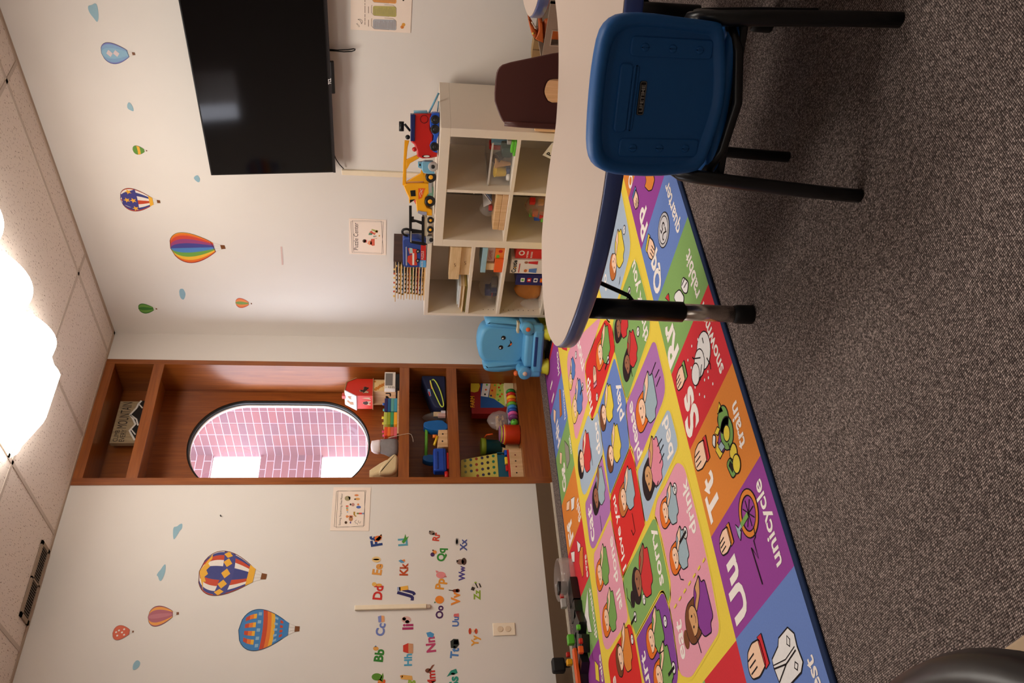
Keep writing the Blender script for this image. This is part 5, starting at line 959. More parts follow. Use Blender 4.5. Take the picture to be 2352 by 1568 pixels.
xa, xb, za, zb = rr(*VE, -.40, (1220, 550, 1290, 680)); xb = min(xb, EX0+EW-T_-.002); MB(C_GRN).box((xa, -.420, EB), (xb, -.390, EB+.012), .003).box((xa+.02, -.420, EB+.012), (xb, -.390, EB+.026), .003).build('toy_block', label='bright green toy block in front of the clear bin', cat='toy block'); MB(C_GRY).box((xb-.022, -.415, EB+.0265), (xb, -.392, EB+.048), .002).build('toy_block', label='small grey block on the bright green block', cat='toy block')
for k, rc in enumerate(((1117, 1050, 1165, 1368), (1062, 1050, 1112, 1362))):
    xa, xb, za, zb = rr(*VE, -.405, rc); h = .032
    MB(M_PINE).box((xa, -.405, EB+k*(h+.0006)), (min(xb, EX0+EW/2-.012), -.22, EB+k*(h+.0006)+h), .003).build('wooden_tray', label='pale wooden tray, %s of two stacked in the cube shelf' % ('lower', 'upper')[k], cat='tray', group='wooden trays in the cube shelf')
zt = EB+.0656
xa, xb, za, zb = rr(*VE, -.36, (785, 1035, 1040, 1185)); tt = thing('plastic_tray', 'tilted clear plastic tray leaning above the pale wooden trays', 'tray', (xb-.05, -.33, zt)); TYM = M = Matrix.Translation((EX0+EW/2-.075, -.31, zt+.048)) @ Matrix.Rotation(-.62, 4, 'Y'); MB(mat('milky_plastic', (222, 216, 212), .3, noise=0, alpha=.75), M).box((-.055, -.06, 0), (.055, .06, .003)).box((-.055, -.06, 0), (-.052, .06, .05)).box((.052, -.06, 0), (.055, .06, .05)).box((-.055, .057, 0), (.055, .06, .05)).build('body', tt)
for k, (m_, lab) in enumerate(((mat('sheet_pink', (196, 112, 104), .5), 'pink sheet leaning under the tilted tray'), (mat('sheet_blue', (120, 146, 190), .5), 'blue sheet leaning under the tilted tray'))): MB(m_, TYM @ Matrix.Translation((0, -.01*k, -.0045-.004*k))).box((-.045, -.05, 0), (.05, .05, .002)).build('card_sheet', label=lab, cat='card')
bag('plastic_bag', 'crumpled clear bag hanging over the wooden trays in the cube shelf', 'bag', (EX0+T_+.155, -.335, zt+.0005), (.085, .08, .075), M_FILM, 12, [(.01, 0, .015, .03, .03, .02, C_RED), (-.01, .01, .014, .02, .03, .018, C_NAVY)])
p = P2((1560, 640), -.36); sg_ = thing('sign_card', 'small white folded card with a letter P in a lower cube', 'card', (p.x, -.36, T_)); M = Matrix.Translation((p.x-.01, -.37, T_+.14)) @ Matrix.Rotation(.45, 4, 'Y'); MB(C_WHT, M).box((-.045, -.001, -.13), (.045, .001, .05)).build('card', sg_)
A = Art(M @ frame((0, -.0013, 0), (1, 0, 0), (0, 0, 1), (0, -1, 0)), .0005); A.text('P', (-.03, .012), (-.012, .012), C_BLK, 1, bold=.04); A.build('print', sg_); MB(C_WHT).box((p.x-.06, -.365, T_+.0006), (p.x+.03, -.30, T_+.05), .003).build('stand', sg_)
p = P2((1500, 1180), -.33); bag('plastic_bag', 'clear bag of colourful pieces in a lower cube', 'bag', (p.x, -.30, T_+.001), (.20, .16, .24), mat('toy_bag_film', (190, 150, 120), .3, noise=0, alpha=.45), 4, [(random.uniform(-.06, .06), random.uniform(-.06, .0), .02+.2*k/16, .035, .03, .03, (C_RED, C_YEL, C_BLU, C_ORG, C_GRN)[k % 5]) for k in range(16)])
# toys in the grey box
p = hy(1232, 72, -.30); dn = thing('toy_dinosaur', 'orange toy dinosaur with an open toothed mouth in the grey box', 'toy animal', (p.x, -.30, .06)); M_DINO = mat('dino_orange', (196, 92, 36), .5, noise=.2, scale=120)
q = [(590,235),(600,300),(628,380),(640,430),(672,470),(720,495),(760,510),(760,400),(720,400),(700,300),(720,260),(740,250),(742,246),(735,300),(745,400),(700,350),(640,290),(620,250)]
px2 = lambda P, Y: [(lambda h: (h.x, h.z))(hy(1100+x/5.2275, y/5.2275, Y)) for x, y in P]
MB(M_DINO, VR(-.30)).prism(px2([(592,236),(604,300),(628,390),(640,430),(675,470),(700,420),(690,380),(660,330),(630,280),(620,240)], -.30), -.05, 0, r=.006).build('upper_jaw', dn); MB(M_DINO, VR(-.30)).prism(px2([(675,470),(700,490),(780,520),(780,400),(770,280),(725,250),(715,300),(720,370),(700,420)], -.30), -.05, 0, r=.006).build('lower_jaw', dn)
q = MB(mat('tooth', (236, 226, 206), .4))
for k in range(6):
    a, b_ = px2([(630+k*9, 268+k*14), (652+k*6, 262+k*13)], -.30); q.cyl((a[0], -.302, a[1]), (b_[0], -.302, b_[1]), .004, .0005, 8)
q.build('teeth', dn); a, = px2([(650, 396)], -.30); MB(pl('eye_gold', (226, 190, 90))).ell((a[0], -.304, a[1]), (.006, .004, .006)).build('eye', dn); MB(M_DINO).box((p.x-.05, -.29, .009), (p.x+.05, -.25, .34), .02).build('body', dn)
q = px2([(665,480),(645,590),(635,690),(640,800),(800,800),(800,520),(760,515)], -.26); pb = thing('paper_bag', 'brown folded paper bag beside the orange dinosaur', 'bag', (2.52, -.24, .12)); MB(mat('kraft_paper', (150, 120, 78), .8, noise=.1), VR(-.26)).prism(q, -.05, 0).build('body', pb)
a, b_ = px2([(650,595), (780,605)], -.26); MB(mat('crease', (96, 74, 46), .8)).tube([(a[0], -.261, a[1]), (b_[0], -.261, b_[1])], .0015, 6).build('fold', pb)
# ------------------------------------------------------------------ things in the built-in bookcase
V2, V3 = ((780, 840), 5.806), ((940, 840), 5.807)
def yz(X, pts, o=V2): return [(lambda P: (P.y, P.z))(hx(o[0][0]+x/o[1], o[0][1]+y/o[1], X)) for x, y in pts]
W1, W2, W3, W4 = .9553, .6403, .1673, 2.5473
# plaque
VP_ = ((150, 800), 4.276); X = -.20
q = yz(X, [(433, 928), (541, 517)], VP_); zt = (q[0][1]+q[1][1])/2; ya, yb = q[0][0], q[1][0]
pq = thing('plaque', 'grey wooden plaque lettered CLIMB EVERY MOUNTAIN on the top bookcase shelf', 'plaque', (X-.015, (ya+yb)/2, W4))
MB(wood('grey_barn_wood', (150, 128, 96), (182, 160, 124), rough=.7, coat=0)).box((X-.035, ya, W4), (X, yb, zt), .002).build('board', pq)
A = Art(VL(X+.0004), .0005); L_ = yb-ya; M_LET = mat('painted_black', (36, 30, 28), .6, noise=0)
A.text('CLIMB', (ya+.03*L_, zt-.045), (ya+.30*L_, zt-.045), M_LET, 1, h=.030); A.text('EVERY', (ya+.03*L_, zt-.086), (ya+.31*L_, zt-.086), M_LET, 1, h=.034); A.text('MOUNTAIN', (ya+.34*L_, zt-.078), (ya+.97*L_, zt-.078), M_LET, 1, h=.062); A.build('lettering', pq)
A = Art(VL(X+.0004), .004); pk = yz(X, [(690, 925), (660, 850), (632, 810), (690, 745), (665, 690), (635, 655), (690, 600), (720, 580), (716, 540), (745, 517), (790, 517), (800, 925)], VP_); pk = [(y, max(z, W4+.001)) for y, z in pk]
A.fill(pk, M_BLACK, 1, base=0); wl_ = yz(X, [(684, 905), (652, 850), (632, 812), (690, 748), (664, 690), (638, 655), (700, 590), (722, 548), (750, 518)], VP_); A.line(wl_, .012, C_WHT, 1.3); A.line(yz(X, [(650, 800), (690, 850)], VP_), .008, C_WHT, 1.3); A.line(yz(X, [(640, 655), (700, 700), (716, 760)], VP_), .010, C_WHT, 1.3); A.line(yz(X, [(722, 548), (760, 590)], VP_), .008, C_WHT, 1.3); A.build('mountain_cutout', pq)
# animal block box, barn on it
def yrect(X, rect, o=V2): return ll(*o, X, rect)
ab = thing('animal_block_box', 'wooden animal puzzle box with giraffe spots and dark cutouts under the red barn', 'wooden toy', (-.14, -.36, W1))
cx, cy = -.07, -.372     # near vertical edge of barn and box
zb0, zb1, zb2 = W1, W1+.105, None
ar_, al_ = math.radians(28), math.radians(28)
dR = Vector((-.04, 1, 0)).normalized(); dL = Vector((-.62, -.78, 0)).normalized()
z435, z215, z70 = [hx(780+x/5.806, 840+398/5.806, cx).z for x in (437, 215, 70)]
dL = Vector((-dR.y, dR.x, 0)); dL = -dL if dL.y > 0 else dL
E0 = Vector((cx, hx(780+437/5.806, 840+400/5.806, cx).y, 0))
lenR, lenL = hx(780+330/5.806, 840+165/5.806, cx).y-E0.y, .14
def bquad(mb, e, lr, lL, z0, z1, r=.0015):
    M = frame((e.x, e.y, 0), dR, dL*-1 if False else dL, (0, 0, 1)); old = mb.M; mb.M = M; mb.box((0, 0, z0), (lr, lL, z1), r); mb.M = old; return mb
E1 = E0+dR*.042+dL*.004
bquad(MB(M_BLACK), E1, .105, .14, W1, W1+.022).build('base', ab); bquad(MB(M_PINE), E1, .105, .145, W1+.0225, z435-.001).build('block', ab)
FR = frame(E1-dL*.0006, dR, (0, 0, 1), -dL); FL = frame(E1-dR*.0006, dL, (0, 0, 1), -dR)
A = Art(FR, .0004); zz0, zz1 = W1+.03, z435-.004; A.fill([(.004, zz0+.030), (.096, zz0+.030), (.096, zz1), (.004, zz1)], mat('giraffe_cream', (226, 190, 130), .5), 1)
for k in range(22): A.fill([(lambda a, R: (.012+.084*((k*.37+.1) % 1)+R*math.cos(a), zz0+.036+(zz1-zz0-.042)*((k*.618) % 1)+R*math.sin(a)))(2*math.pi*j/6+k, .0085+.001*(j % 2)) for j in range(6)], mat('giraffe_spot', (196, 120, 40), .5), 2+.01*k)
A.build('giraffe_print', ab)
A = Art(FL, .0004)
for P in ([(.012,.072),(.018,.082),(.024,.074),(.024,.045),(.052,.040),(.052,.034),(.026,.032),(.014,.036)], [(.045,.074),(.06,.080),(.07,.072),(.072,.050),(.064,.046),(.06,.056),(.050,.054)], [(.078,.05),(.088,.056),(.09,.042),(.08,.04)]): A.fill([(a, W1+.03+b*.78) for a, b in P], M_BLACK, 1)
A.build('animal_cutouts', ab)
zs = thing('zebra_block', 'white striped zebra block stack beside the giraffe spots of the animal puzzle box', 'wooden toy', (-.10, -.305, W1)); ez = E1+dR*.045-dL*.03
ya_, yb_, za_, zb_ = yrect(-.02, (600, 82, 722, 300)); yb_ = min(yb_, RI-.003); M = frame((-.02, (ya_+yb_)/2, W1), (0, 1, 0), (-1, 0, 0), (0, 0, 1)); hw = (yb_-ya_)/2
MB(M_BLACK, M).box((-hw, 0, 0), (hw*.8, .04, .026), .002).build('base', zs); MB(mat('zebra_white', (228, 218, 206), .5), M).box((-hw, 0, .0263), (hw, .04, zb_-W1), .002).build('block', zs)
A = Art(VL(-.0195), .0004)
for k in range(4): z = W1+.034+k*.011; A.line([(ya_+.001, z), (ya_+.018, z+.004)], .003, M_BLACK, 1)
A.fill([(ya_+.024, W1+.045), (yb_-.012, W1+.045), (yb_-.012, zb_-.006), (ya_+.024, zb_-.006)], mat('stripe_grey', (120, 112, 106), .5), 1); A.build('stripes', zs)
bn_ = thing('toy_barn', 'red wooden toy barn with animal cutouts and a white roof on the animal box', 'toy barn', (E0.x-.05, E0.y, z435))
M_BARN = mat('barn_red', (206, 44, 24), .45, noise=.06); M_TRIM = mat('barn_trim', (170, 130, 90), .5); hw_ = z215-z435; rid = z70-z435
b = MB(M_BARN, frame((E0.x, E0.y, z435), dR, (0, 0, 1), -dL)); b.prism([(0, 0), (lenR, 0), (lenR, hw_), (lenR*.78, hw_+(rid-hw_)*.85), (lenR*.30, hw_+(rid-hw_)*1.0), (0, hw_)], -lenL, 0); b.build('body', bn_)
b = MB(mat('barn_roof', (222, 212, 222), .45), frame((E0.x, E0.y, z435), dR, (0, 0, 1), -dL)); r1, r2 = Vector((0, hw_)), Vector((lenR*.30, rid)); n_ = Vector((-(r2-r1).y, (r2-r1).x)).normalized()*.006; e_ = (r1-r2).normalized()*.008
b.prism([tuple(r1+e_), tuple(r2), tuple(r2+n_), tuple(r1+e_+n_)], -lenL-.006, .004)
b.build('roof', bn_)
MB(M_TRIM, frame((E0.x, E0.y, z435), dR, (0, 0, 1), -dL)).prism([(lenR*.30, rid+.001), (lenR*.78, hw_+(rid-hw_)*.85+.001), (lenR+.004, hw_-.002), (lenR+.006, hw_+.003), (lenR*.80, hw_+(rid-hw_)*.85+.007), (lenR*.30, rid+.007)], -lenL-.004, .004).box((-.004, -.004, -lenL-.004), (lenR+.004, 0, .004)).build('trim', bn_)
MB(mat('chimney_pink', (216, 90, 84), .5), frame((E0.x, E0.y, z435), dR, (0, 0, 1), -dL)).box((lenR*.22, rid, -.075), (lenR*.42, rid+.022, -.045), .002).build('chimney', bn_)
A = Art(frame(Vector((E0.x, E0.y, z435))-dL*.0005, dR, (0, 0, 1), -dL), .0004); M_CUT = mat('cutout_dark', (58, 30, 20), .7, noise=0); M_CUTL = mat('cutout_light', (206, 172, 140), .6)
hs = [(.022,.030),(.024,.046),(.020,.062),(.030,.066),(.034,.084),(.044,.088),(.05,.082),(.046,.066),(.060,.060),(.074,.062),(.078,.050),(.070,.034),(.072,.026),(.062,.026),(.058,.040),(.040,.040),(.036,.026),(.026,.026)]
A.fill(hs, M_CUTL, 1); A.fill([(x*.94+.004, y*.9+.0035) for x, y in hs[2:14]], M_CUT, 2); A.line(hs, .0015, M_CUT, 3, True); A.build('gable_cutout', bn_)
A = Art(frame(Vector((E0.x, E0.y, z435))-dR*.0005, dL, (0, 0, 1), -dR), .0004)
A.fill([(.056,.012),(.060,.05),(.072,.066),(.088,.060),(.096,.036),(.100,.014),(.092,.012),(.088,.022),(.07,.02),(.066,.01)], M_CUTL, 1); A.fill([(.058,.036),(.066,.060),(.080,.064),(.094,.050),(.092,.034),(.074,.026)], M_CUT, 2); A.fill([(.016,.012),(.018,.05),(.024,.072),(.03,.05),(.034,.03),(.042,.012),(.034,.012),(.024,.02)], M_CUTL, 1); A.build('wall_cutouts', bn_)
rn = Vector((n_.x, n_.y)); b0 = Vector((E0.x, E0.y, z435)); rex = dL; rey = (dR*(r2-r1).x+Vector((0, 0, (r2-r1).y))).normalized(); rez = (dR*n_.x+Vector((0, 0, n_.y))).normalized()
A = Art(frame(b0+Vector((0, 0, hw_))+rez*.0065, rex, rey, rez), .0004); sl = (r2-r1).length
for P in ([(.07,.2),(.10,.15),(.115,.45),(.10,.8),(.08,.75),(.085,.5)], [(.020,.3),(.03,.62),(.045,.75),(.058,.55),(.05,.3),(.04,.45)]): A.fill([(x, y*sl) for x, y in P], mat('cut_brown', (150, 106, 66), .6), 1)
A.build('roof_cutouts', bn_)
# stacking blocks on a tray
X = -.028; ya_, yb_, _, _ = yrect(X, (770, 330, 795, 945)); TRT = W1+.011
sk = thing('stacker_tray', 'long plain wooden tray holding the coloured stacking slabs at the shelf edge', 'wooden toy', (X-.04, (ya_+yb_)/2, W1)); ya_ += .028; MB(M_PINE).box((X-.085, ya_, W1), (X, yb_, TRT), .0015).build('tray', sk)
COLS = [((600, 425, 768, 600), [('navy blue', (34, 30, 90)), ('deep blue', (20, 80, 130)), ('sea green', (92, 160, 150)), ('aqua blue', (64, 150, 176))]), ((590, 610, 768, 775), [('pale lime', (186, 190, 84)), ('olive', (150, 160, 40)), ('emerald', (60, 150, 96)), ('amber', (240, 170, 40))]), ((595, 808, 768, 925), [('scarlet', (226, 74, 36)), ('orange', (232, 112, 36)), ('coral', (210, 92, 76)), ('rose', (220, 96, 104))])]
for ci, (rc, cols) in enumerate(COLS):
    a, b_, z0, z1 = yrect(X, rc); hh = (z1-TRT)/4
    for k, (nm, rgb) in enumerate(cols):
        zt_ = z1-hh*k; MB(pl('slab_'+nm.replace(' ', '_'), rgb)).box((X-.065, a, zt_-hh+.0004), (X-.004, b_, zt_), .0025).build('stacking_slab', label='%s wooden slab in the %s column on the stacker tray' % (nm, ('blue', 'green and yellow', 'red and orange')[ci]), cat='toy block', group='stacking slabs')
    for j, (dy, rgb) in enumerate((((b_-a)*.3, ((90, 190, 180), (220, 190, 50), (220, 80, 150))[ci]), ((b_-a)*.75, ((60, 110, 190), (236, 200, 60), (206, 70, 120))[ci]))):
        MB(pl('peg_%d_%d_%d' % rgb, rgb)).cyl((X-.035, a+dy, z1+.0003), (X-.035, a+dy, z1+.010+.004*j), .008).build('peg', sk)
# pouches
M_GP = mat('grey_fleece', (128, 122, 122), .9, noise=.12, scale=60); M_WP = mat('white_cloth', (226, 214, 216), .9); M_CV = mat('canvas', (206, 182, 140), .85, noise=.06, scale=80)
a, b_, z0, z1 = yrect(-.10, (520, 925, 785, 1230)); gp = thing('cloth_pouch', 'grey cloth drawstring pouch with a white top on the bookcase shelf', 'pouch', (-.10, (a+b_)/2, W1)); cyp = (a+b_)/2-.012
def blob(mb, cx, cy, prof, seed, n=20, sx=1.0):
    rnd = random.Random(seed); ph = [rnd.uniform(0, 6) for _ in range(4)]
    mb.rings([[(cx+dx+sx*r*(1+.10*math.sin(3*t+ph[0]+h*30)+.06*math.sin(5*t+ph[1]))*math.cos(t), cy+dy+r*(1+.10*math.sin(2*t+ph[2]+h*20)+.05*math.sin(7*t+ph[3]))*math.sin(t), h) for t in (2*math.pi*i/n for i in range(n))] for (r, h, dx, dy) in prof])
    return mb
blob(MB(M_GP), -.10, cyp, [(.03, W1+.001, 0, 0), (.058, W1+.006, 0, 0), (.064, W1+.03, 0, 0), (.060, W1+.06, 0, .005), (.05, W1+.09, 0, .012), (.044, W1+.115, 0, .014), (.03, W1+.12, 0, .014)], 3).build('body', gp)
blob(MB(M_WP), -.10, cyp+.014, [(.03, W1+.112, 0, 0), (.045, W1+.116, 0, 0), (.047, W1+.130, 0, -.004), (.040, W1+.155, 0, -.004), (.032, W1+.172, 0, .002), (.010, W1+.176, 0, .004)], 8).build('top', gp)
s_ = [hx(780+x/5.806, 840+y/5.806, -.005) for x, y in ((760, 950), (840, 930), (920, 918), (955, 930), (975, 980), (980, 1028))]; MB(mat('pale_string', (206, 186, 166), .8)).tube([hx(780+650/5.806, 840+960/5.806, -.04)]+[p+Vector((.014, 0, 0)) for p in s_], .0014, 6).build('drawstring', gp)
a, b_, z0, z1 = yrect(-.08, (310, 1200, 790, 1490)); cb_ = thing('canvas_bag', 'open beige canvas bag slumped beside the grey pouch under the window', 'bag', (-.09, (a+b_)/2, W1)); cyb = (a+b_)/2
blob(MB(M_CV), -.095, cyb-.012, [(.035, W1+.001, 0, 0), (.062, W1+.01, 0, 0), (.066, W1+.045, 0, 0), (.060, W1+.08, 0, -.006), (.052, W1+.115, -.004, -.016), (.040, W1+.15, -.006, -.026), (.028, W1+.178, -.006, -.034), (.022, W1+.176, -.006, -.034), (.034, W1+.145, -.006, -.024)], 5).build('sack', cb_)
q = yz(-.06, [(700, 1215), (745, 1200), (795, 1245), (800, 1290), (770, 1460), (540, 1470), (520, 1440), (560, 1350), (640, 1270)]); MB(M_CV, VL(-.042)).prism(smooth2([(y, max(z, W1+.0008)) for y, z in q], 3), -.035, .016, r=.016).build('flap', cb_)
# middle compartment
bgn = thing('backpack', 'dark navy bag with lime green piping in the middle bookcase compartment', 'bag', (-.10, -.36, W2)); M_NV = mat('navy_nylon', (22, 28, 62), .7, noise=.1, scale=50); X = -.06
q = yz(X, [(170, 70), (230, 60), (330, 60), (400, 55), (480, 130), (500, 160), (512, 560), (400, 560), (330, 540), (270, 420), (230, 300), (165, 160)], V3); MB(M_NV, VL(X)).prism(smooth2([(min(y, RI-.012), max(z, W2+.0006)) for y, z in q], 1), -.14, 0, r=.01).build('body', bgn)
q = yz(X+.006, [(280, 195), (305, 290), (370, 430), (420, 540), (455, 550), (460, 500), (420, 340), (360, 215), (320, 175), (305, 190)], V3); MB(mat('lime_piping', (196, 214, 84), .5)).tube([(X+.006, y, z) for y, z in smooth2(q, 2, False)], .0042, 8).build('piping', bgn)
A = Art(VL(X+.001), .0006); A.fill(yz(X, [(245, 310), (275, 310), (295, 400), (270, 410), (250, 360)], V3), mat('patch_blue', (120, 150, 190), .6), 1); A.fill(yz(X, [(270, 210), (290, 230), (310, 310), (295, 310)], V3), C_ORG, 1); A.fill(yz(X, [(252, 345), (270, 345), (285, 400), (268, 402)], V3), C_RED, 2); A.build('patch', bgn)
a, b_, z0, z1 = yrect(-.12, (150, 550, 530, 720), V3); bag('plastic_bag', 'clear bag of small wooden pieces next to the navy bag', 'bag', (-.13, (a+b_)/2-.026, W2+.001), (.10, .05, .16), M_FILM, 21, [(.02, .012, .06, .025, .03, .05, M_BIRCH), (.03, -.005, .03, .02, .03, .05, mat('pinkish', (214, 170, 160), .5)), (.03, .02, .02, .02, .02, .03, M_WP)])
wk = thing('toy_workbench', 'toy workbench with blue ends, green rod and a wooden block in the middle compartment', 'wooden toy', (-.08, -.72, W2)); X = -.035
q = smooth2(yz(X, [(187, 770), (215, 735), (430, 712), (490, 760), (530, 780), (530, 850), (320, 860), (200, 815)], V3), 1); q = [(y, max(z, W2+.0005)) for y, z in q]; MB(pl('bench_blue', (16, 92, 160))).prism(q, -.06, -.002, VL(X), r=.003).build('end_board', wk)
q = smooth2(yz(X-.10, [(175, 1220), (200, 1185), (310, 1180), (505, 1190), (505, 1240), (310, 1290), (190, 1260)], V3), 1); q = [(y, max(z, W2+.0005)) for y, z in q]; MB(pl('bench_blue', (16, 92, 160))).prism(q, -.05, 0, VL(X-.10), r=.003).build('end_board', wk)
p0, p1 = hx(940+232/5.807, 840+845/5.807, X-.03), hx(940+222/5.807, 840+1225/5.807, X-.115); MB(pl('rod_green', (110, 180, 60))).cyl(p0, p1, .0105).build('rod', wk)
q = yz(X, [(388, 852), (540, 850), (545, 930), (520, 1078), (385, 1078), (375, 1070)], V3); q = [(y, max(z, W2+.0005)) for y, z in q]; MB(M_PINE, VL(X)).prism(q, -.07, 0, r=.003).build('block', wk)
A = Art(VL(X+.0004), .0005)
for c in ((447, 908), (443, 1005)): A.fill(yz(X, ellipse(*c, 11, 11), V3), M_BLACK, 1)
A.build('bolt_holes', wk)
a, = yz(X, [(348, 905)], V3); MB(pl('peg_orange', (232, 120, 30))).cyl((X-.03, a[0], a[1]-.012), (X-.03, a[0], a[1]+.016), .012).build('peg', wk)
p0, p1 = hx(940+375/5.807, 840+940/5.807, X), hx(940+332/5.807, 840+1055/5.807, X); MB(pl('peg_yellow', (232, 190, 40))).cyl(p0, p1, .0075).build('peg', wk)
tbx = thing('toy_toolbox', 'small blue plastic toy toolbox on a red tray in the middle compartment', 'toy toolbox', (-.06, -.95, W2)); X = -.025
a, b_, z0, z1 = yrect(X, (322, 1090, 497, 1395), V3); zc = W2+.012
MB(C_RED).box((X-.09, a+.02, W2), (X-.01, b_-.03, W2+.0115), .002).build('tool_tray', label='red toy tray lying under the blue toolbox', cat='toy tray')
b = MB(pl('toolbox_blue', (24, 64, 156))); b.box((X-.06, a, zc), (X, b_, z1), .012, 3).build('body', tbx)
MB(pl('toolbox_dark', (16, 46, 122))).box((X, a+.012, z1-.030), (X+.004, b_-.03, z1-.020), .002).box((X, a+.004, zc+.018), (X+.002, b_-.004, zc+.022), .001).build('handle', tbx)
a, b_, z0, z1 = yrect(X, (430, 1395, 530, 1480), V3); MB(C_RED).cyl((X-.02, a+.004, W2+.014), (X-.02, b_, W2+.014), .013).build('toy_cylinder', label='red toy cylinder lying beside the blue toolbox', cat='toy block')
# bottom compartment
X = -.155
a, b_, z0, z1 = yrect(X, (820, 165, 1275, 565), V3); b_ = min(b_, RI-.003); fb = thing('game_box', 'colourful FARM game box standing in the bottom bookcase compartment', 'box', (X-.03, (a+b_)/2, W3))
MB(mat('farm_red', (150, 26, 24), .45)).box((X-.06, a-.045, W3), (X, b_, z1), .002).build('body', fb)
A = Art(VL(X+.0004), .0005); g = lambda P: [(min(y, b_-.001), z) for y, z in yz(X, P, V3)]
A.fill(g([(820,190),(930,195),(945,270),(920,340),(870,355),(820,345)]), mat('farm_yellow', (226, 196, 50), .45), 1); A.fill(g([(950,205),(1275,195),(1290,520),(1250,560),(950,560)]), mat('farm_blue', (36, 84, 150), .45), 1); A.fill(g([(1100,210),(1272,205),(1275,540),(1130,440),(1060,420)]), mat('farm_lime', (190, 200, 90), .45), 2); A.fill(g([(980,215),(1082,222),(1050,418),(955,405)]), C_WHT, 3); A.fill(g([(1085,225),(1170,240),(1150,440),(1065,400)]), mat('farm_orange', (224, 150, 60), .45), 3)
for c, m_ in (((1035,255),C_GRN),((1022,320),C_ORG),((1010,382),C_BLK),((1140,260),C_GRN),((1105,330),C_RED),((1090,400),C_NAVY),((1215,240),C_RED),((1195,290),C_RED),((1210,330),C_GRN),((1180,385),C_GRN),((1210,410),C_RED),((1190,460),C_GRN),((1235,380),C_ORG)): A.fill(g(ellipse(*c, 13, 13, 10)), m_, 4)
p0, p1 = g([(845, 555), (845, 405)]); A.text('FARM', p0, p1, C_YEL, 3, bold=.03, yoff=-.012); A.build('cover_print', fb)
bag('plastic_bag', 'clear bag of wooden pegs slumped against the FARM box', 'bag', (-.11, yrect(-.10, (870, 560, 1230, 880), V3)[0]*.5+yrect(-.10, (870, 560, 1230, 880), V3)[1]*.5, W3+.0625), (.08, .15, .14), mat('hazy_film', (206, 186, 180), .25, noise=0, alpha=.35, spec=.8), 31, [(random.uniform(-.02, .03), random.uniform(-.045, .03), random.uniform(.02, .075), .010, .045, .010, (M_BIRCH, mat('peg_tan', (214, 176, 136), .6))[k % 2]) for k in range(14)])
a, b_, z0, z1 = yrect(-.10, (1245, 570, 1360, 790), V3); MB(pl('bluish_tub', (150, 150, 170))).box((-.15, a, W3), (-.07, b_+.01, W3+.062), .006).build('toy_tub', label='pale bluish plastic tub under the bag of wooden pegs', cat='tub')
a, b_, z0, z1 = yrect(-.12, (1275, 240, 1420, 560), V3); MB(mat('carton_cream', (222, 206, 160), .5)).box((-.152, a+.03, W3), (-.11, b_, z1), .002).build('game_box', label='narrow cream carton standing in front of the FARM box', cat='box')
# caterpillar of beads
X = -.045; y0_ = hx(940+1400/5.807, 840+345/5.807, X).y; y1_ = hx(940+1415/5.807, 840+745/5.807, X).y
cp = thing('toy_caterpillar', 'rainbow striped bead caterpillar toy with a green head at the compartment edge', 'toy animal', (X, (y0_+y1_)/2, W3)); CC = [('dark_green', (40, 130, 50)), ('red', (206, 40, 30)), ('yellow', (240, 180, 30)), ('orange', (232, 96, 30)), ('leaf', (110, 180, 50)), ('azure', (60, 140, 200)), ('cobalt', (30, 80, 160)), ('pink', (220, 90, 160)), ('violet', (130, 60, 120))]
for k, (nm, rgb) in enumerate(CC):
    y = y0_+(y1_-y0_)*(k+.2)/9.4; MB(pl('bead_'+nm, rgb)).lathe((X, y, W3+.034), [(.012, -.0125), (.030, -.010), (.0335, 0), (.030, .010), (.012, .0125)], 20, 'y').build('bead', cp)
MB(pl('bead_head', (90, 176, 50))).ell((X, y1_-.006, W3+.028), (.026, .024, .026)).build('head', cp); MB(C_BLK).ell((X+.024, y1_-.004, W3+.034), (.004, .005, .005)).build('eye', cp)
# stacking cups, bucket
a, b_, z0, z1 = yrect(-.05, (1240, 800, 1490, 1025), V3); yc = (a+b_)/2; r0 = (b_-a)/2
oc = MB(pl('cup_orange', (216, 62, 14))).lathe((-.055, yc, W3), [(.001, .002), (r0*.90, .002), (r0*.98, .006), (r0, .095), (r0*1.02, .100), (r0*.94, .100), (.001, .099)], 32).build('stacking_cup', label='large orange stacking cup at the bottom compartment edge', cat='toy cup', group='stacking cups')
for k, (nm, rgb) in enumerate((('yellow', (236, 190, 70)), ('magenta', (170, 60, 110)), ('lime', (190, 196, 70)), ('mauve', (150, 96, 130)))): z = W3+.1004+.0084*k; MB(pl('cup_'+nm, rgb)).lathe((-.055, yc+.003*k, z), [(.001, 0), (r0*(.92-.05*k), 0), (r0*(.92-.05*k), .008), (.001, .008)], 32).build('stacking_cup', label='%s stacking cup nested on the orange cup, %s' % (nm, ('lowest rim', 'second rim', 'third rim', 'topmost rim')[k]), cat='toy cup', group='stacking cups')
a, b_, z0, z1 = yrect(-.17, (870, 930, 1170, 1170), V3); yc = (a+b_)/2; r0 = min((b_-a)/2, .085); bk2 = thing('toy_bucket', 'teal toy bucket with a lime rim behind the orange stacking cup', 'bucket', (-.18, yc, W3)); zz = W3+.105
nbx = MB(wood('ply_stand', (196, 156, 106), (216, 180, 132), rough=.6, coat=0)).box((-.27, yc-.075, W3), (-.118, yc+.065, zz-.0005), .002).build('wooden_box', label='wooden box with a dark notch under the teal bucket', cat='box')
A = Art(VL(-.1175), .0005); A.fill(yz(-.1175, [(1222, 1035), (1282, 1045), (1282, 1095), (1222, 1080)], V3), M_BLACK, 1); A.build('notch', nbx)
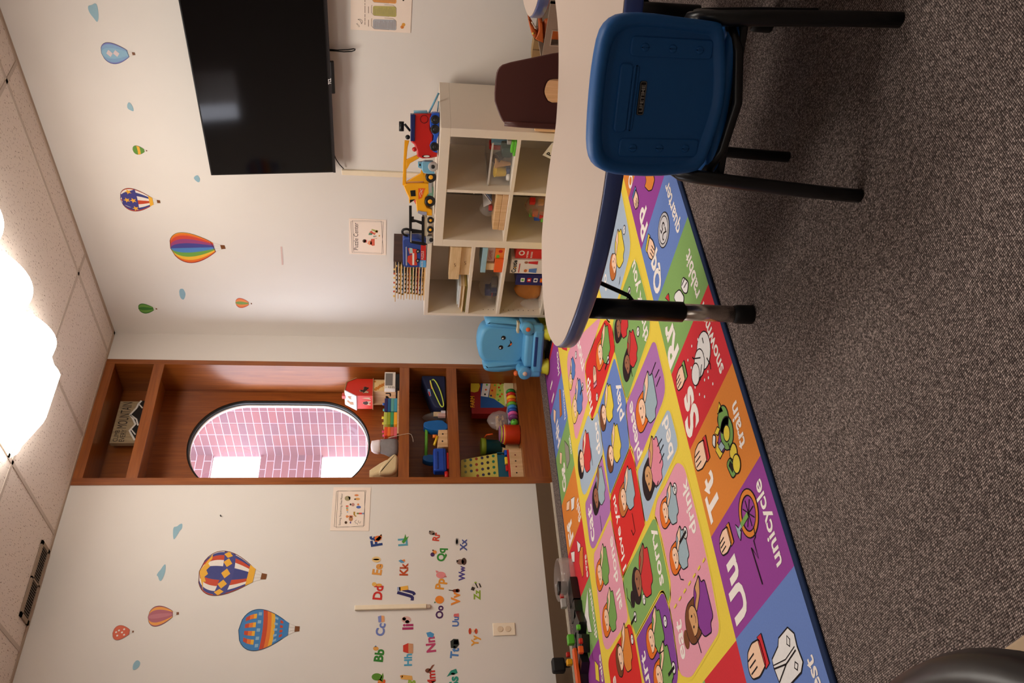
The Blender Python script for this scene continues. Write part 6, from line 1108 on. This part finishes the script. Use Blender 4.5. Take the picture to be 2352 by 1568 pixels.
cupm(pl('teal', (8, 92, 108)), (-.198, yc, zz), r0*.62, r0*.74, .125).build('body', bk2); MB(pl('lime_rim', (150, 170, 40))).lathe((-.198, yc, zz+.105), [(r0*.74, 0), (r0*.82, .002), (r0*.84, .032), (r0*.74, .034)], 28).build('rim', bk2); MB(C_ORG).tube([(-.198, yc+r0*.8, zz+.12), (-.15, yc+r0*.9, zz+.10), (-.13, yc+r0*.8, zz+.06)], .006).build('handle', bk2)
# peg board, red pieces, drilled plank
X = -.06; q = yz(X, [(690, 1255), (1170, 1165), (1192, 1480), (690, 1480)], V3); ylo = LI+.002; q = [(max(y, ylo), z) for y, z in q]; zl = min(p[1] for p in q)
pbd = thing('peg_board', 'yellow peg board with rows of dark holes in the bottom compartment', 'peg board', (X, q[0][0], W3)); A = Art(VL(X+.0004), .0005); A.mb.M = VL(X); A.mb.use(mat('board_yellow', (196, 180, 84), .5)).prism(q, -.012, 0); A.mb.M = A.M; HC = [(120, 130, 90), (60, 84, 96), (150, 60, 40), (56, 50, 80), (40, 36, 40), (30, 110, 80)]
for cxx, cyy, m_ in [(x+dx*j, 1200+75*j+(1130-x)*.17, i) for i, x in enumerate((745, 820, 895, 970, 1045, 1120)) for j, dx in enumerate((0, 2, 4, 6)) if 1200+75*j+(1130-x)*.17 < 1470]:
    A.fill(yz(X, ellipse(cxx, cyy, 19, 19, 14), V3), mat('hole_%d' % m_, HC[m_], .6, noise=0), 1)
A.build('board', pbd); MB(pl('frame_teal', (20, 84, 104))).box((X-.012, q[1][0], W3+.08), (X+.002, q[1][0]+.006, q[1][1]), .001).box((X-.05, ylo, W3), (X-.001, q[1][0]-.01, zl-.001), .001).build('frame', pbd)
X = -.03; a, b_, z0, z1 = yrect(X, (1345, 1100, 1515, 1480), V3); a = max(a, ylo); dp = thing('drilled_plank', 'pale plank with a row of four drilled holes in the bottom compartment', 'wooden toy', (X, (a+b_)/2, W3)); zk = W3+(z1-z0); A = Art(VL(X+.0004), .0005); A.mb.M = Matrix.Identity(4); A.mb.use(M_PINE).box((X-.025, a, W3), (X, b_, zk), .002); A.mb.M = A.M
for x, y in ((1410, 1188), (1410, 1268), (1415, 1343), (1418, 1425)): P = hx(940+x/5.807, 840+y/5.807, X); A.fill(ellipse(P.y, (W3+zk)/2+.004, .0052, .0052, 12), M_BLACK if y in (1268, 1425) else mat('hole_red', (130, 50, 30), .6, noise=0), 1)
A.build('plank', dp)
a, b_, z0, z1 = yrect(X, (1225, 1110, 1345, 1480), V3); a = max(a, ylo); zr0 = zk+.0004
MB(C_RED).box((X-.024, a+.001, zr0), (X-.004, b_, zr0+.012), .002).build('toy_bar', label='red toy bar lying on the drilled plank', cat='toy block'); P = hx(940+1300/5.807, 840+1250/5.807, X)
MB(pl('lemon', (240, 200, 50))).cbox((X-.014, P.y, zr0+.0215), (.018, .05, .018), .003).build('toy_block', label='yellow toy block on the red bar in the bottom compartment', cat='toy block'); MB(C_RED).cbox((X-.014, P.y-.055, zr0+.0205), (.016, .04, .016), .003).build('toy_block', label='small red toy block beside the yellow block on the red bar', cat='toy block'); MB(C_BLU).cbox((X-.014, b_-.02, zr0+.0205), (.018, .035, .016), .003).build('toy_block', label='small blue toy block at one end of the red bar', cat='toy block')
# ------------------------------------------------------------------ toy race track on the floor by the wall
rt = thing('toy_race_track', 'black toy race track with green, orange and red clips along the wall base', 'toy track', (.2, -2.15, .02)); Zf = RZ+.003
def fl(z, x, y): return hz(1230+x/3.663, 1140+y/3.663, z)
b = MB(pl('track_black', (26, 25, 26), .3)); zt_ = .035
pth = [fl(zt_, *q) for q in ((300, 720), (330, 900), (345, 1040), (385, 1150), (390, 1300), (375, 1420), (385, 1600))]
for (p0, p1, w0) in [(pth[i], pth[i+1], (.10, .12, .13, .15, .15, .13, .13)[i]) for i in range(len(pth)-1)]:
    d = (p1-p0).normalized(); n_ = Vector((-d.y, d.x, 0)); P = [p0+n_*w0/2, p1+n_*w0/2, p1-n_*w0/2, p0-n_*w0/2]
    b.rings([[(v.x, v.y, Zf) for v in P], [(v.x, v.y, .05) for v in P]], sm=False)
b.build('base', rt)
b = MB(pl('track_lane', (84, 82, 84), .4)); 
for i in range(3, 5):
    p0, p1 = pth[i], pth[i+1]; d = (p1-p0).normalized(); n_ = Vector((-d.y, d.x, 0)); P = [p0+n_*.035, p1+n_*.035, p1-n_*.035, p0-n_*.035]; b.rings([[(v.x, v.y, .0502) for v in P], [(v.x, v.y, .053) for v in P]], sm=False)
b.build('lane', rt)
M_LOOP = mat('clear_loop', (200, 190, 184), .12, noise=0, alpha=.3, spec=.8); c0 = fl(.03, 275, 700); MB(M_LOOP).lathe((c0.x, c0.y, Zf), [(.115, 0), (.12, .03), (.115, .075), (.105, .078), (.108, .03), (.105, .002)], 32, caps=(False, False)).build('clear_guard', rt)
def clip(name, x, y, s, m_, z=.05): P = fl(z, x, y); MB(m_).cbox((P.x, P.y, z+s[2]/2), s, .004).build(name, rt)
clip('motor', 262, 770, (.05, .06, .05), C_BLK); clip('clip', 238, 838, (.02, .025, .02), C_RED, .07); clip('clip', 260, 900, (.03, .05, .03), pl('pale_grey', (176, 170, 166)), .06)
clip('clip', 325, 1205, (.035, .05, .035), C_GRN, .052); clip('clip', 378, 1100, (.02, .025, .02), C_GRN, .054); clip('clip', 397, 1215, (.02, .025, .02), C_RED, .054); clip('clip', 402, 1290, (.025, .035, .025), C_ORG, .054); clip('clip', 290, 1330, (.02, .025, .02), C_RED, .056); clip('clip', 310, 1395, (.03, .03, .03), C_YEL, .056)
P = fl(.06, 350, 1450); MB(C_ORG).box((P.x-.02, P.y-.16, .052), (P.x+.02, P.y+.10, .072), .004).build('launcher', rt)
P = hx(1230+185/3.663, 1140+1440/3.663, .10); Pb = hx(1230+330/3.663, 1140+1440/3.663, .10); MB(C_BLK).cyl((.13, P.y, .05), (.13, P.y, P.z-.02), .012).build('post', rt); MB(pl('grip_black', (20, 19, 20), .6)).cbox((.13, P.y, P.z), (.05, .075, .068), .01).build('launcher_grip', rt)
